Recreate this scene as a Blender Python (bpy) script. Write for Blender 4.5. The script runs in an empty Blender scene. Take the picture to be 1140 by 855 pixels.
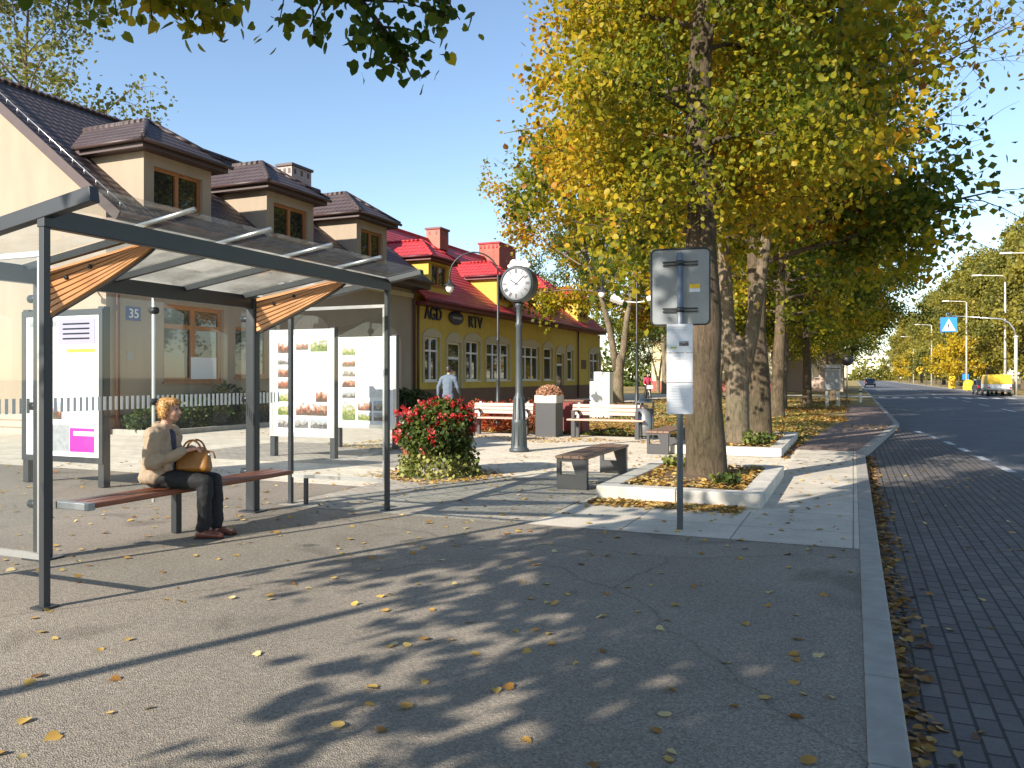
import bpy, bmesh, math, random
import numpy as np
from mathutils import Vector, Matrix, Euler

random.seed(7)
R = math.radians
scene = bpy.context.scene
col = scene.collection

# ------------------------------------------------------------------ camera frame (metres, +Y along the street)
YAW = math.atan(380 / 900)
SY, CY = math.sin(YAW), math.cos(YAW)
CAMZ = 1.5
def yat(px, X):
    r = (px - 570) / 900
    return -X * (CY + SY * r) / (SY - CY * r)
def zat(px, py, X, Y=None):
    if Y is None: Y = yat(px, X)
    return CAMZ + (420 - py) * (-SY * X + CY * Y) / 900
def place(px, py, Z):
    xr = (px - 570) / 900 * Z
    return Vector((-SY * Z + CY * xr, CY * Z + SY * xr, CAMZ + (420 - py) * Z / 900))

# ------------------------------------------------------------------ materials
def newmat(name):
    m = bpy.data.materials.new(name); m.use_nodes = True
    nt = m.node_tree
    return m, nt, nt.nodes['Principled BSDF']
def node(nt, t, **kw):
    n = nt.nodes.new(t)
    for k, v in kw.items():
        if k in n.inputs.keys(): n.inputs[k].default_value = v
        else: setattr(n, k, v)
    return n
def c4(c, k=1.0): return (min(1, c[0] * k), min(1, c[1] * k), min(1, c[2] * k), 1)
def ramp(nt, stops):
    r = nt.nodes.new('ShaderNodeValToRGB')
    e = r.color_ramp.elements
    while len(e) < len(stops): e.new(0.5)
    for k, (p, c) in enumerate(stops):
        e[k].position = p; e[k].color = c if len(c) == 4 else (*c, 1)
    return r
def mat(name, c, rough=0.6, metal=0.0, var=0.15, scale=6.0, bump=0.0, bscale=60.0, spec=0.5, dist=0.01, stretch=None):
    m, nt, b = newmat(name)
    tc = node(nt, 'ShaderNodeTexCoord')
    src = tc.outputs['Object']
    if stretch:
        mp = node(nt, 'ShaderNodeMapping'); mp.inputs['Scale'].default_value = stretch
        nt.links.new(src, mp.inputs[0]); src = mp.outputs[0]
    n = node(nt, 'ShaderNodeTexNoise', Scale=scale, Detail=6.0, Roughness=0.6)
    nt.links.new(src, n.inputs['Vector'])
    r = ramp(nt, [(0.25, c4(c, 1 - var)), (0.75, c4(c, 1 + var))])
    nt.links.new(n.outputs['Fac'], r.inputs[0]); nt.links.new(r.outputs[0], b.inputs['Base Color'])
    b.inputs['Roughness'].default_value = rough; b.inputs['Metallic'].default_value = metal
    b.inputs['Specular IOR Level'].default_value = spec
    if bump:
        n2 = node(nt, 'ShaderNodeTexNoise', Scale=bscale, Detail=4.0)
        nt.links.new(src, n2.inputs['Vector'])
        bp = node(nt, 'ShaderNodeBump', Strength=bump, Distance=dist)
        nt.links.new(n2.outputs['Fac'], bp.inputs['Height']); nt.links.new(bp.outputs[0], b.inputs['Normal'])
    return m

def asphalt(name, c, speck=0.36):
    m, nt, b = newmat(name)
    tc = node(nt, 'ShaderNodeTexCoord'); o = tc.outputs['Object']
    v = node(nt, 'ShaderNodeTexVoronoi', Scale=130.0); nt.links.new(o, v.inputs['Vector'])
    n = node(nt, 'ShaderNodeTexNoise', Scale=0.55, Detail=7.0, Roughness=0.62); nt.links.new(o, n.inputs['Vector'])
    n3 = node(nt, 'ShaderNodeTexNoise', Scale=45.0, Detail=3.0, Roughness=0.7); nt.links.new(o, n3.inputs['Vector'])
    big = ramp(nt, [(0.3, c4(c, .82)), (0.7, c4(c, 1.15))]); nt.links.new(n.outputs['Fac'], big.inputs[0])
    sp = ramp(nt, [(0.0, (1 - speck,) * 3 + (1,)), (0.5, (1, 1, 1, 1)), (1.0, (1.0 + speck, 1 + speck, 1 + speck * .9, 1))])
    sep = node(nt, 'ShaderNodeSeparateColor'); nt.links.new(v.outputs['Color'], sep.inputs[0])
    nt.links.new(sep.outputs[0], sp.inputs[0])
    mx = node(nt, 'ShaderNodeMix', data_type='RGBA', blend_type='MULTIPLY'); mx.inputs[0].default_value = 1
    nt.links.new(big.outputs[0], mx.inputs[6]); nt.links.new(sp.outputs[0], mx.inputs[7])
    gr = ramp(nt, [(0.3, (.8, .8, .8, 1)), (0.7, (1.17, 1.17, 1.17, 1))]); nt.links.new(n3.outputs['Fac'], gr.inputs[0])
    mx2 = node(nt, 'ShaderNodeMix', data_type='RGBA', blend_type='MULTIPLY'); mx2.inputs[0].default_value = 1
    nt.links.new(mx.outputs[2], mx2.inputs[6]); nt.links.new(gr.outputs[0], mx2.inputs[7])
    # old spills and patched spots with soft edges
    n4 = node(nt, 'ShaderNodeTexNoise', Scale=0.9, Detail=3.0, Roughness=.55, Distortion=.8); nt.links.new(o, n4.inputs['Vector'])
    st = ramp(nt, [(0.30, (.70, .69, .68, 1)), (0.40, (1, 1, 1, 1)), (0.66, (1, 1, 1, 1)), (0.74, (1.10, 1.09, 1.07, 1))]); nt.links.new(n4.outputs['Fac'], st.inputs[0])
    mx3 = node(nt, 'ShaderNodeMix', data_type='RGBA', blend_type='MULTIPLY'); mx3.inputs[0].default_value = 1
    nt.links.new(mx2.outputs[2], mx3.inputs[6]); nt.links.new(st.outputs[0], mx3.inputs[7])
    # hairline cracks
    v2 = node(nt, 'ShaderNodeTexVoronoi', Scale=.33, feature='DISTANCE_TO_EDGE')
    wn = node(nt, 'ShaderNodeTexNoise', Scale=1.6, Detail=6.0); nt.links.new(o, wn.inputs['Vector'])
    wa = node(nt, 'ShaderNodeMix', data_type='VECTOR'); wa.inputs[0].default_value = .3; nt.links.new(o, wa.inputs[4]); nt.links.new(wn.outputs['Color'], wa.inputs[5]); nt.links.new(wa.outputs[1], v2.inputs['Vector'])
    cr = ramp(nt, [(0.0, (.55, .54, .53, 1)), (0.0045, (1, 1, 1, 1))]); nt.links.new(v2.outputs['Distance'], cr.inputs[0])
    mx4 = node(nt, 'ShaderNodeMix', data_type='RGBA', blend_type='MULTIPLY'); mx4.inputs[0].default_value = .7
    nt.links.new(mx3.outputs[2], mx4.inputs[6]); nt.links.new(cr.outputs[0], mx4.inputs[7])
    nt.links.new(mx4.outputs[2], b.inputs['Base Color'])
    b.inputs['Roughness'].default_value = 0.8; b.inputs['Specular IOR Level'].default_value = 0.3
    bp = node(nt, 'ShaderNodeBump', Strength=0.7, Distance=0.006)
    nt.links.new(v.outputs['Distance'], bp.inputs['Height']); nt.links.new(bp.outputs[0], b.inputs['Normal'])
    return m

def paver(name, c, bw, bh, mortar=0.006, var=0.12, off=0.5, rot=0.0, mcol=0.45, bumpd=0.004):
    m, nt, b = newmat(name)
    tc = node(nt, 'ShaderNodeTexCoord')
    mp = node(nt, 'ShaderNodeMapping'); mp.inputs['Rotation'].default_value = (0, 0, rot)
    nt.links.new(tc.outputs['Object'], mp.inputs[0])
    br = node(nt, 'ShaderNodeTexBrick'); br.offset = off
    nt.links.new(mp.outputs[0], br.inputs['Vector'])
    br.inputs['Color1'].default_value = c4(c, 1 - var); br.inputs['Color2'].default_value = c4(c, 1 + var)
    br.inputs['Mortar'].default_value = c4(c, mcol); br.inputs['Scale'].default_value = 1.0
    br.inputs['Mortar Size'].default_value = mortar; br.inputs['Brick Width'].default_value = bw
    br.inputs['Row Height'].default_value = bh; br.inputs['Mortar Smooth'].default_value = 0.3
    n = node(nt, 'ShaderNodeTexNoise', Scale=1.3, Detail=9.0, Roughness=0.72); nt.links.new(tc.outputs['Object'], n.inputs['Vector'])
    g = ramp(nt, [(0.25, (.74, .73, .71, 1)), (0.75, (1.16, 1.16, 1.15, 1))]); nt.links.new(n.outputs['Fac'], g.inputs[0])
    n2 = node(nt, 'ShaderNodeTexNoise', Scale=70.0, Detail=4.0, Roughness=0.7); nt.links.new(tc.outputs['Object'], n2.inputs['Vector'])
    g2 = ramp(nt, [(0.3, (.8, .8, .8, 1)), (0.7, (1.15, 1.15, 1.15, 1))]); nt.links.new(n2.outputs['Fac'], g2.inputs[0])
    mx = node(nt, 'ShaderNodeMix', data_type='RGBA', blend_type='MULTIPLY'); mx.inputs[0].default_value = 1
    nt.links.new(br.outputs[0], mx.inputs[6]); nt.links.new(g.outputs[0], mx.inputs[7])
    mx2 = node(nt, 'ShaderNodeMix', data_type='RGBA', blend_type='MULTIPLY'); mx2.inputs[0].default_value = 1
    nt.links.new(mx.outputs[2], mx2.inputs[6]); nt.links.new(g2.outputs[0], mx2.inputs[7])
    nt.links.new(mx2.outputs[2], b.inputs['Base Color'])
    b.inputs['Roughness'].default_value = 0.82; b.inputs['Specular IOR Level'].default_value = 0.3
    iv = node(nt, 'ShaderNodeMath', operation='MULTIPLY_ADD'); iv.inputs[1].default_value = -1.0; iv.inputs[2].default_value = 1.0
    nt.links.new(br.outputs['Fac'], iv.inputs[0])
    ad = node(nt, 'ShaderNodeMath', operation='MULTIPLY_ADD'); ad.inputs[1].default_value = 0.25
    nt.links.new(n2.outputs['Fac'], ad.inputs[0]); nt.links.new(iv.outputs[0], ad.inputs[2])
    bp = node(nt, 'ShaderNodeBump', Strength=0.8, Distance=bumpd)
    nt.links.new(ad.outputs[0], bp.inputs['Height']); nt.links.new(bp.outputs[0], b.inputs['Normal'])
    return m

def roof_tile(name, c, rough=0.45):
    """pressed tile: rows step with height, waves run along the eave (chosen by the face normal)"""
    m, nt, b = newmat(name)
    ge = node(nt, 'ShaderNodeNewGeometry'); tc = node(nt, 'ShaderNodeTexCoord')
    sp = node(nt, 'ShaderNodeSeparateXYZ'); nt.links.new(tc.outputs['Object'], sp.inputs[0])
    sn = node(nt, 'ShaderNodeSeparateXYZ'); nt.links.new(ge.outputs['True Normal'], sn.inputs[0])
    def M(op, a, b_=None, v=None):
        n = node(nt, 'ShaderNodeMath', operation=op); nt.links.new(a, n.inputs[0])
        if b_ is not None: nt.links.new(b_, n.inputs[1])
        if v is not None: n.inputs[1].default_value = v
        return n.outputs[0]
    ax = M('ABSOLUTE', sn.outputs[0]); ay = M('ABSOLUTE', sn.outputs[1])
    g = M('GREATER_THAN', ax, ay)
    mxu = node(nt, 'ShaderNodeMix', data_type='FLOAT')
    nt.links.new(g, mxu.inputs[0]); nt.links.new(sp.outputs[0], mxu.inputs[2]); nt.links.new(sp.outputs[1], mxu.inputs[3])
    wave = M('SINE', M('MULTIPLY', mxu.outputs[0], v=2 * math.pi / 0.23))
    row = M('SINE', M('MULTIPLY', sp.outputs[2], v=2 * math.pi / 0.2))
    row = M('MULTIPLY', row, v=0.8)
    h = M('ADD', M('MULTIPLY', wave, v=0.5), row)
    bp = node(nt, 'ShaderNodeBump', Strength=1.0, Distance=0.03); nt.links.new(h, bp.inputs['Height'])
    nt.links.new(bp.outputs[0], b.inputs['Normal'])
    n = node(nt, 'ShaderNodeTexNoise', Scale=2.0, Detail=8.0); nt.links.new(tc.outputs['Object'], n.inputs['Vector'])
    r = ramp(nt, [(0.25, c4(c, .75)), (0.75, c4(c, 1.25))]); nt.links.new(n.outputs['Fac'], r.inputs[0])
    nt.links.new(r.outputs[0], b.inputs['Base Color']); b.inputs['Roughness'].default_value = rough
    return m

def leafmat(name, stops, trans=0.35, rough=0.5):
    m, nt, b = newmat(name)
    at = node(nt, 'ShaderNodeAttribute', attribute_name='tint')
    r = ramp(nt, stops); nt.links.new(at.outputs['Fac'], r.inputs[0])
    nt.links.new(r.outputs[0], b.inputs['Base Color']); b.inputs['Roughness'].default_value = rough
    b.inputs['Specular IOR Level'].default_value = 0.3
    tr = node(nt, 'ShaderNodeBsdfTranslucent'); nt.links.new(r.outputs[0], tr.inputs[0])
    mx = node(nt, 'ShaderNodeMixShader'); mx.inputs[0].default_value = trans
    out = nt.nodes['Material Output']
    nt.links.new(b.outputs[0], mx.inputs[1]); nt.links.new(tr.outputs[0], mx.inputs[2]); nt.links.new(mx.outputs[0], out.inputs[0])
    return m

def glassmat(name, tint=(.93, .96, .95), dust=0.05, dustc=(.75, .77, .72), scale=3.0):
    m, nt, b = newmat(name); nt.nodes.remove(b); out = nt.nodes['Material Output']
    t = node(nt, 'ShaderNodeBsdfTransparent'); t.inputs[0].default_value = (*tint, 1)
    gl = node(nt, 'ShaderNodeBsdfGlossy'); gl.inputs['Roughness'].default_value = 0.02
    fr = node(nt, 'ShaderNodeFresnel'); fr.inputs[0].default_value = 1.5
    # sheet glass: the same reflectance from either side
    lw = node(nt, 'ShaderNodeLayerWeight'); lw.inputs[0].default_value = 0.5
    pw = node(nt, 'ShaderNodeMath', operation='POWER'); pw.inputs[1].default_value = 4.0
    nt.links.new(lw.outputs['Facing'], pw.inputs[0])
    ma = node(nt, 'ShaderNodeMath', operation='MULTIPLY_ADD'); ma.inputs[1].default_value = 0.75; ma.inputs[2].default_value = 0.05
    nt.links.new(pw.outputs[0], ma.inputs[0])
    m1 = node(nt, 'ShaderNodeMixShader'); nt.links.new(ma.outputs[0], m1.inputs[0])
    nt.links.new(t.outputs[0], m1.inputs[1]); nt.links.new(gl.outputs[0], m1.inputs[2])
    d = node(nt, 'ShaderNodeBsdfDiffuse'); d.inputs[0].default_value = (*dustc, 1)
    tl = node(nt, 'ShaderNodeBsdfTranslucent'); tl.inputs[0].default_value = (*dustc, 1)
    md = node(nt, 'ShaderNodeMixShader'); md.inputs[0].default_value = .6
    nt.links.new(d.outputs[0], md.inputs[1]); nt.links.new(tl.outputs[0], md.inputs[2])
    tc = node(nt, 'ShaderNodeTexCoord'); n = node(nt, 'ShaderNodeTexNoise', Scale=scale, Detail=6.0, Roughness=.65)
    nt.links.new(tc.outputs['Object'], n.inputs['Vector'])
    mr = node(nt, 'ShaderNodeMapRange'); mr.inputs[1].default_value = .3; mr.inputs[2].default_value = .7
    mr.inputs[3].default_value = dust * .5; mr.inputs[4].default_value = dust * 1.5
    nt.links.new(n.outputs['Fac'], mr.inputs[0])
    m2 = node(nt, 'ShaderNodeMixShader'); nt.links.new(mr.outputs[0], m2.inputs[0])
    nt.links.new(m1.outputs[0], m2.inputs[1]); nt.links.new(md.outputs[0], m2.inputs[2])
    nt.links.new(m2.outputs[0], out.inputs[0])
    return m

def bark(name, c):
    m, nt, b = newmat(name)
    tc = node(nt, 'ShaderNodeTexCoord'); mp = node(nt, 'ShaderNodeMapping'); mp.inputs['Scale'].default_value = (1, 1, .26)
    nt.links.new(tc.outputs['Object'], mp.inputs[0])
    v = node(nt, 'ShaderNodeTexNoise', Scale=15.0, Detail=10.0, Roughness=.8, Distortion=.9); nt.links.new(mp.outputs[0], v.inputs['Vector'])
    n = node(nt, 'ShaderNodeTexNoise', Scale=1.7, Detail=5.0); nt.links.new(tc.outputs['Object'], n.inputs['Vector'])
    r = ramp(nt, [(0.34, c4(c, .28)), (0.46, c4(c, .85)), (0.68, c4(c, 1.6))]); nt.links.new(v.outputs['Fac'], r.inputs[0])
    r2 = ramp(nt, [(0.35, (.75, .8, .7, 1)), (0.65, (1.15, 1.1, 1.05, 1))]); nt.links.new(n.outputs['Fac'], r2.inputs[0])
    mx = node(nt, 'ShaderNodeMix', data_type='RGBA', blend_type='MULTIPLY'); mx.inputs[0].default_value = 1
    nt.links.new(r.outputs[0], mx.inputs[6]); nt.links.new(r2.outputs[0], mx.inputs[7]); nt.links.new(mx.outputs[2], b.inputs['Base Color'])
    b.inputs['Roughness'].default_value = .9; b.inputs['Specular IOR Level'].default_value = .2
    bp = node(nt, 'ShaderNodeBump', Strength=1.0, Distance=.06); nt.links.new(v.outputs['Fac'], bp.inputs['Height']); nt.links.new(bp.outputs[0], b.inputs['Normal'])
    return m

def photomat(name, cols, scale, seed):
    m, nt, b = newmat(name)
    tc = node(nt, 'ShaderNodeTexCoord'); oi = node(nt, 'ShaderNodeObjectInfo')
    ad = node(nt, 'ShaderNodeVectorMath', operation='MULTIPLY_ADD'); ad.inputs[1].default_value = (1, 1, 1)
    cb = node(nt, 'ShaderNodeCombineXYZ'); mu = node(nt, 'ShaderNodeMath', operation='MULTIPLY'); mu.inputs[1].default_value = 37.0
    nt.links.new(oi.outputs['Random'], mu.inputs[0]); nt.links.new(mu.outputs[0], cb.inputs[1]); cb.inputs[0].default_value = seed
    nt.links.new(tc.outputs['Object'], ad.inputs[0]); nt.links.new(cb.outputs[0], ad.inputs[2])
    n = node(nt, 'ShaderNodeTexNoise', Scale=scale, Detail=5.0, Roughness=.6); nt.links.new(ad.outputs[0], n.inputs['Vector'])
    r = ramp(nt, [(0.12 + .72 * k / (len(cols) - 1), c) for k, c in enumerate(cols)])
    sg = node(nt, 'ShaderNodeSeparateXYZ'); nt.links.new(tc.outputs['Generated'], sg.inputs[0])
    ma = node(nt, 'ShaderNodeMath', operation='MULTIPLY_ADD'); ma.inputs[1].default_value = 1.5; nt.links.new(n.outputs['Fac'], ma.inputs[0])
    mb_ = node(nt, 'ShaderNodeMath', operation='MULTIPLY_ADD'); mb_.inputs[1].default_value = .75; mb_.inputs[2].default_value = -.62
    nt.links.new(sg.outputs[2], mb_.inputs[0]); nt.links.new(mb_.outputs[0], ma.inputs[2]); nt.links.new(ma.outputs[0], r.inputs[0]); nt.links.new(r.outputs[0], b.inputs['Base Color']); b.inputs['Roughness'].default_value = .35
    return m

M = {}
M['asphalt'] = asphalt('footway_asphalt', (.25, .217, .172))
M['road'] = asphalt('road_asphalt', (.125, .127, .135), .3)
M['plaza'] = paver('plaza_paver', (.68, .61, .49), .4, .2, .006, .07)
M['greypave'] = paver('grey_paver', (.40, .365, .305), .2, .1, .006, .14)
M['slab'] = paver('concrete_slab', (.56, .51, .42), 1.05, 1.05, .008, .06, off=0.0)
M['bay'] = paver('bay_block', (.13, .117, .108), .2, .105, .009, .16, off=.5, rot=R(90), mcol=.3, bumpd=.012)
M['redpave'] = paver('red_paver', (.25, .18, .15), .2, .1, .006, .15)
M['kerb'] = mat('kerb_concrete', (.31, .29, .25), .85, var=.2, scale=5, bump=.4, bscale=120)
M['kerbwhite'] = mat('pale_concrete', (.50, .47, .41), .85, var=.22, scale=5, bump=.4, bscale=120)
M['soil'] = mat('soil', (.13, .085, .05), .95, var=.4, scale=18, bump=1, bscale=50, dist=.03)
M['verge'] = mat('verge_ground', (.28, .20, .06), .95, var=.45, scale=3.5, bump=1, bscale=40, dist=.03)
M['ground'] = mat('far_ground', (.12, .12, .05), .95, var=.35, scale=.4)
M['paint'] = mat('road_paint', (.50, .50, .48), .8, var=.35, scale=14)
M['beige'] = mat('beige_plaster', (.335, .268, .195), .9, var=.10, scale=1.5, stretch=(1, 1, .3), bump=.25, bscale=160)
M['ochre'] = mat('yellow_plaster', (.56, .395, .075), .9, var=.12, scale=1.6, stretch=(1, 1, .3), bump=.25, bscale=160)
M['trim'] = mat('cream_trim', (.50, .42, .26), .85, var=.06, scale=3)
M['plinth'] = mat('brown_plinth', (.16, .085, .055), .8, var=.2, scale=6, bump=.3)
M['browntile'] = roof_tile('brown_roof_tile', (.062, .042, .04), .6)
M['redtile'] = roof_tile('red_roof_tile', (.46, .035, .04), .55)
M['fascia'] = mat('brown_fascia', (.06, .035, .03), .5, var=.15)
M['redfascia'] = mat('dark_red_fascia', (.13, .02, .025), .5, var=.15)
M['brownmetal'] = mat('brown_downpipe', (.12, .055, .04), .4, var=.1)
M['timber'] = mat('window_timber', (.36, .14, .04), .45, var=.25, scale=9, stretch=(1, 1, .2))
M['whiteframe'] = mat('white_frame', (.78, .77, .74), .4, var=.04)
m, nt, b = newmat('window_glass'); b.inputs['Base Color'].default_value = (.02, .022, .024, 1); b.inputs['Roughness'].default_value = .03; b.inputs['Specular IOR Level'].default_value = .9
M['pane'] = m
M['brick'] = paver('chimney_brick', (.36, .12, .09), .25, .075, .008, .2, mcol=1.5)
M['render'] = mat('chimney_render', (.42, .33, .29), .9, var=.15)
M['shelter'] = mat('shelter_paint', (.026, .030, .034), .42, var=.12, scale=4)
M['alu'] = mat('aluminium', (.58, .59, .58), .32, .85, var=.08)
M['zinc'] = mat('galvanised', (.27, .29, .30), .42, .7, var=.12, scale=7)
M['glass'] = glassmat('shelter_glass', dust=.018)
M['roofglass'] = glassmat('shelter_roof_glass', (.86, .90, .88), dust=.05, dustc=(.8, .8, .74), scale=9)
M['fritglass'] = glassmat('printed_roof_glass', (.86, .90, .86), dust=.36, dustc=(.88, .87, .76), scale=2)
M['stripe'] = mat('frosted_stripe', (.78, .79, .77), .6, var=.02)
M['slat'] = mat('orange_timber', (.60, .29, .115), .5, var=.16, scale=10, stretch=(.3, 1, 1))
M['benchwood'] = mat('red_brown_timber', (.20, .065, .03), .4, var=.3, scale=12, stretch=(1, .2, 1))
M['darkwood'] = mat('grey_brown_timber', (.20, .12, .08), .6, var=.3, scale=14, stretch=(1, .2, 1), bump=.3)
M['palewood'] = mat('pale_pink_timber', (.47, .30, .23), .5, var=.15, scale=12, stretch=(.2, 1, 1))
M['granite'] = mat('dark_granite', (.055, .055, .057), .4, var=.4, scale=90)
M['iron'] = mat('grey_green_iron', (.05, .062, .066), .45, var=.15)
M['blackiron'] = mat('black_iron', (.022, .024, .026), .45, var=.2)
M['white'] = mat('white_print', (.72, .74, .76), .4, var=.02)
M['whitepaint'] = mat('white_painted', (.74, .73, .70), .5, var=.05)
M['cream'] = mat('cream_paint', (.70, .66, .54), .8, var=.05)
M['navy'] = mat('navy_letter', (.012, .016, .06), .4)
M['platblue'] = mat('plate_blue', (.03, .06, .25), .35)
M['signblue'] = mat('sign_blue', (.02, .22, .62), .35, var=.03)
M['yellow'] = mat('yellow_paint', (.82, .52, .03), .45, var=.06)
M['pink'] = mat('pink_print', (.72, .02, .30), .4, var=.05)
M['lilac'] = mat('lilac_print', (.30, .28, .42), .4, var=.05)
M['greyprint'] = mat('grey_print', (.27, .29, .30), .4, var=.25, scale=20)
M['lime'] = mat('lime_print', (.38, .46, .03), .4)
M['photo_a'] = photomat('photo_roofs', [(.10, .08, .05), (.05, .03, .02), (.24, .07, .035), (.34, .24, .16), (.36, .45, .55)], 14, 3)
M['photo_b'] = photomat('photo_parks', [(.16, .20, .04), (.05, .08, .02), (.22, .24, .06), (.30, .28, .18), (.36, .47, .6)], 14, 9)
M['photo_c'] = photomat('photo_streets', [(.14, .14, .13), (.04, .04, .045), (.24, .22, .19), (.3, .3, .29), (.30, .42, .56)], 14, 15)
M['map'] = photomat('printed_map', [(.62, .63, .62), (.50, .54, .56), (.40, .46, .53), (.58, .58, .48)], 9, 5)
M['bark'] = bark('linden_bark', (.125, .095, .065))
M['barkpale'] = bark('pale_bark', (.20, .16, .115))
AUT = [(0.0, (.045, .085, .010)), (.28, (.13, .17, .014)), (.5, (.32, .29, .018)), (.74, (.58, .41, .022)), (.9, (.54, .24, .02)), (1.0, (.26, .10, .02))]
M['leaf'] = leafmat('autumn_leaf', AUT, .56)
M['greenleaf'] = leafmat('green_leaf', [(0, (.03, .055, .012)), (.5, (.085, .12, .022)), (1, (.22, .21, .03))], .35)
M['shrubleaf'] = leafmat('shrub_leaf', [(0, (.012, .03, .008)), (.6, (.04, .08, .018)), (1, (.10, .13, .03))], .2)
M['ivyleaf'] = leafmat('ivy_leaf', [(0, (.05, .08, .015)), (.5, (.17, .20, .04)), (1, (.42, .38, .12))], .3)
M['petal'] = leafmat('red_petal', [(0, (.26, .008, .012)), (.6, (.55, .03, .025)), (1, (.70, .16, .15))], .25)
M['dial'] = mat('clock_dial', (.50, .52, .56), .5, var=.03)
M['redleaf'] = leafmat('barberry_leaf', [(0, (.20, .02, .015)), (.6, (.45, .08, .03)), (1, (.55, .28, .06))], .3)
M['heather'] = leafmat('heather', [(0, (.30, .12, .08)), (.6, (.52, .28, .16)), (1, (.60, .45, .28))], .2)
M['poplarleaf'] = leafmat('poplar_leaf', [(0, (.075, .10, .022)), (.5, (.19, .19, .035)), (1, (.36, .29, .04))], .42)
M['maple'] = leafmat('yellow_maple_leaf', [(0, (.22, .20, .02)), (.5, (.55, .38, .02)), (1, (.66, .44, .03))], .4)
M['litter'] = leafmat('fallen_leaf', [(0, (.12, .06, .025)), (.35, (.33, .16, .035)), (.7, (.52, .34, .08)), (1, (.60, .50, .26))], .15, .6)
M['grass'] = leafmat('grass_blade', [(0, (.05, .08, .015)), (.6, (.13, .15, .03)), (1, (.30, .25, .06))], .3)
M['skin'] = mat('skin', (.56, .30, .21), .5, var=.08, scale=8)
M['hair'] = mat('blond_hair', (.46, .24, .07), .5, var=.4, scale=22, bump=1, bscale=60, stretch=(1, 1, .25))
M['darkhair'] = mat('dark_hair', (.03, .022, .018), .5, var=.3)
M['jacket'] = mat('beige_jacket', (.37, .275, .185), .75, var=.12, scale=9, bump=.6, bscale=14, dist=.02)
M['blouse'] = mat('navy_blouse', (.03, .035, .075), .7, var=.5, scale=30)
M['trousers'] = mat('black_trousers', (.013, .013, .015), .8, var=.2, bump=.5, bscale=14, dist=.015)
M['shoe'] = mat('red_brown_shoe', (.15, .045, .03), .35, var=.15)
M['bag'] = mat('tan_leather', (.30, .125, .022), .45, var=.25, scale=8, bump=.4, bscale=14)
M['denim'] = mat('denim', (.09, .14, .24), .8, var=.2, scale=12)
M['bluejacket'] = mat('blue_grey_jacket', (.10, .135, .18), .8, var=.12, bump=.5, bscale=10, dist=.02)
M['pinkcloth'] = mat('pink_cloth', (.55, .06, .12), .7)
M['rubber'] = mat('black_rubber', (.015, .015, .016), .7)
M['eye'] = mat('dark_eye', (.03, .02, .015), .2)
M['lip'] = mat('lips', (.45, .13, .11), .45)
m, nt, b = newmat('dark_car_paint'); b.inputs['Base Color'].default_value = (.02, .022, .026, 1); b.inputs['Roughness'].default_value = .2; b.inputs['Coat Weight'].default_value = .6; M['darkcar'] = m
m, nt, b = newmat('silver_car_paint'); b.inputs['Base Color'].default_value = (.42, .43, .45, 1); b.inputs['Roughness'].default_value = .25; b.inputs['Metallic'].default_value = .4; M['silvercar'] = m
m, nt, b = newmat('tail_lamp_red'); b.inputs['Base Color'].default_value = (.45, .01, .01, 1); b.inputs['Roughness'].default_value = .2; M['taillamp'] = m
m, nt, b = newmat('opal_globe'); b.inputs['Base Color'].default_value = (.82, .82, .80, 1); b.inputs['Roughness'].default_value = .15; M['opal'] = m
M['redbin'] = mat('red_brown_box', (.20, .035, .03), .7)
M['ochrewall'] = mat('pale_yellow_plaster', (.62, .52, .30), .9, var=.06)
M['pinkwall'] = mat('pale_pink_plaster', (.48, .37, .29), .9, var=.1)
M['hairlock'] = leafmat('hair_lock', [(0, (.20, .10, .04)), (.5, (.33, .185, .07)), (1, (.48, .30, .14))], .1, .45)
# ------------------------------------------------------------------ objects
WL = {}
def tag(o, label=None, cat=None, group=None, kind=None):
    if label: o['label'] = label
    if cat: o['category'] = cat
    if group: o['group'] = group
    if kind: o['kind'] = kind
    return o
def thing(name, label, cat, loc=(0, 0, 0), rz=0.0, group=None):
    o = bpy.data.objects.new(name, None); col.objects.link(o)
    o.location = loc; o.rotation_euler = (0, 0, rz); o.empty_display_size = .2
    WL[o] = Vector(loc) if rz == 0 else None
    return tag(o, label, cat, group)
def copy_tree(o, parent=None):
    c = o.copy(); col.objects.link(c); c.parent = parent
    for ch in list(o.children): copy_tree(ch, c)
    return c

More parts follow.
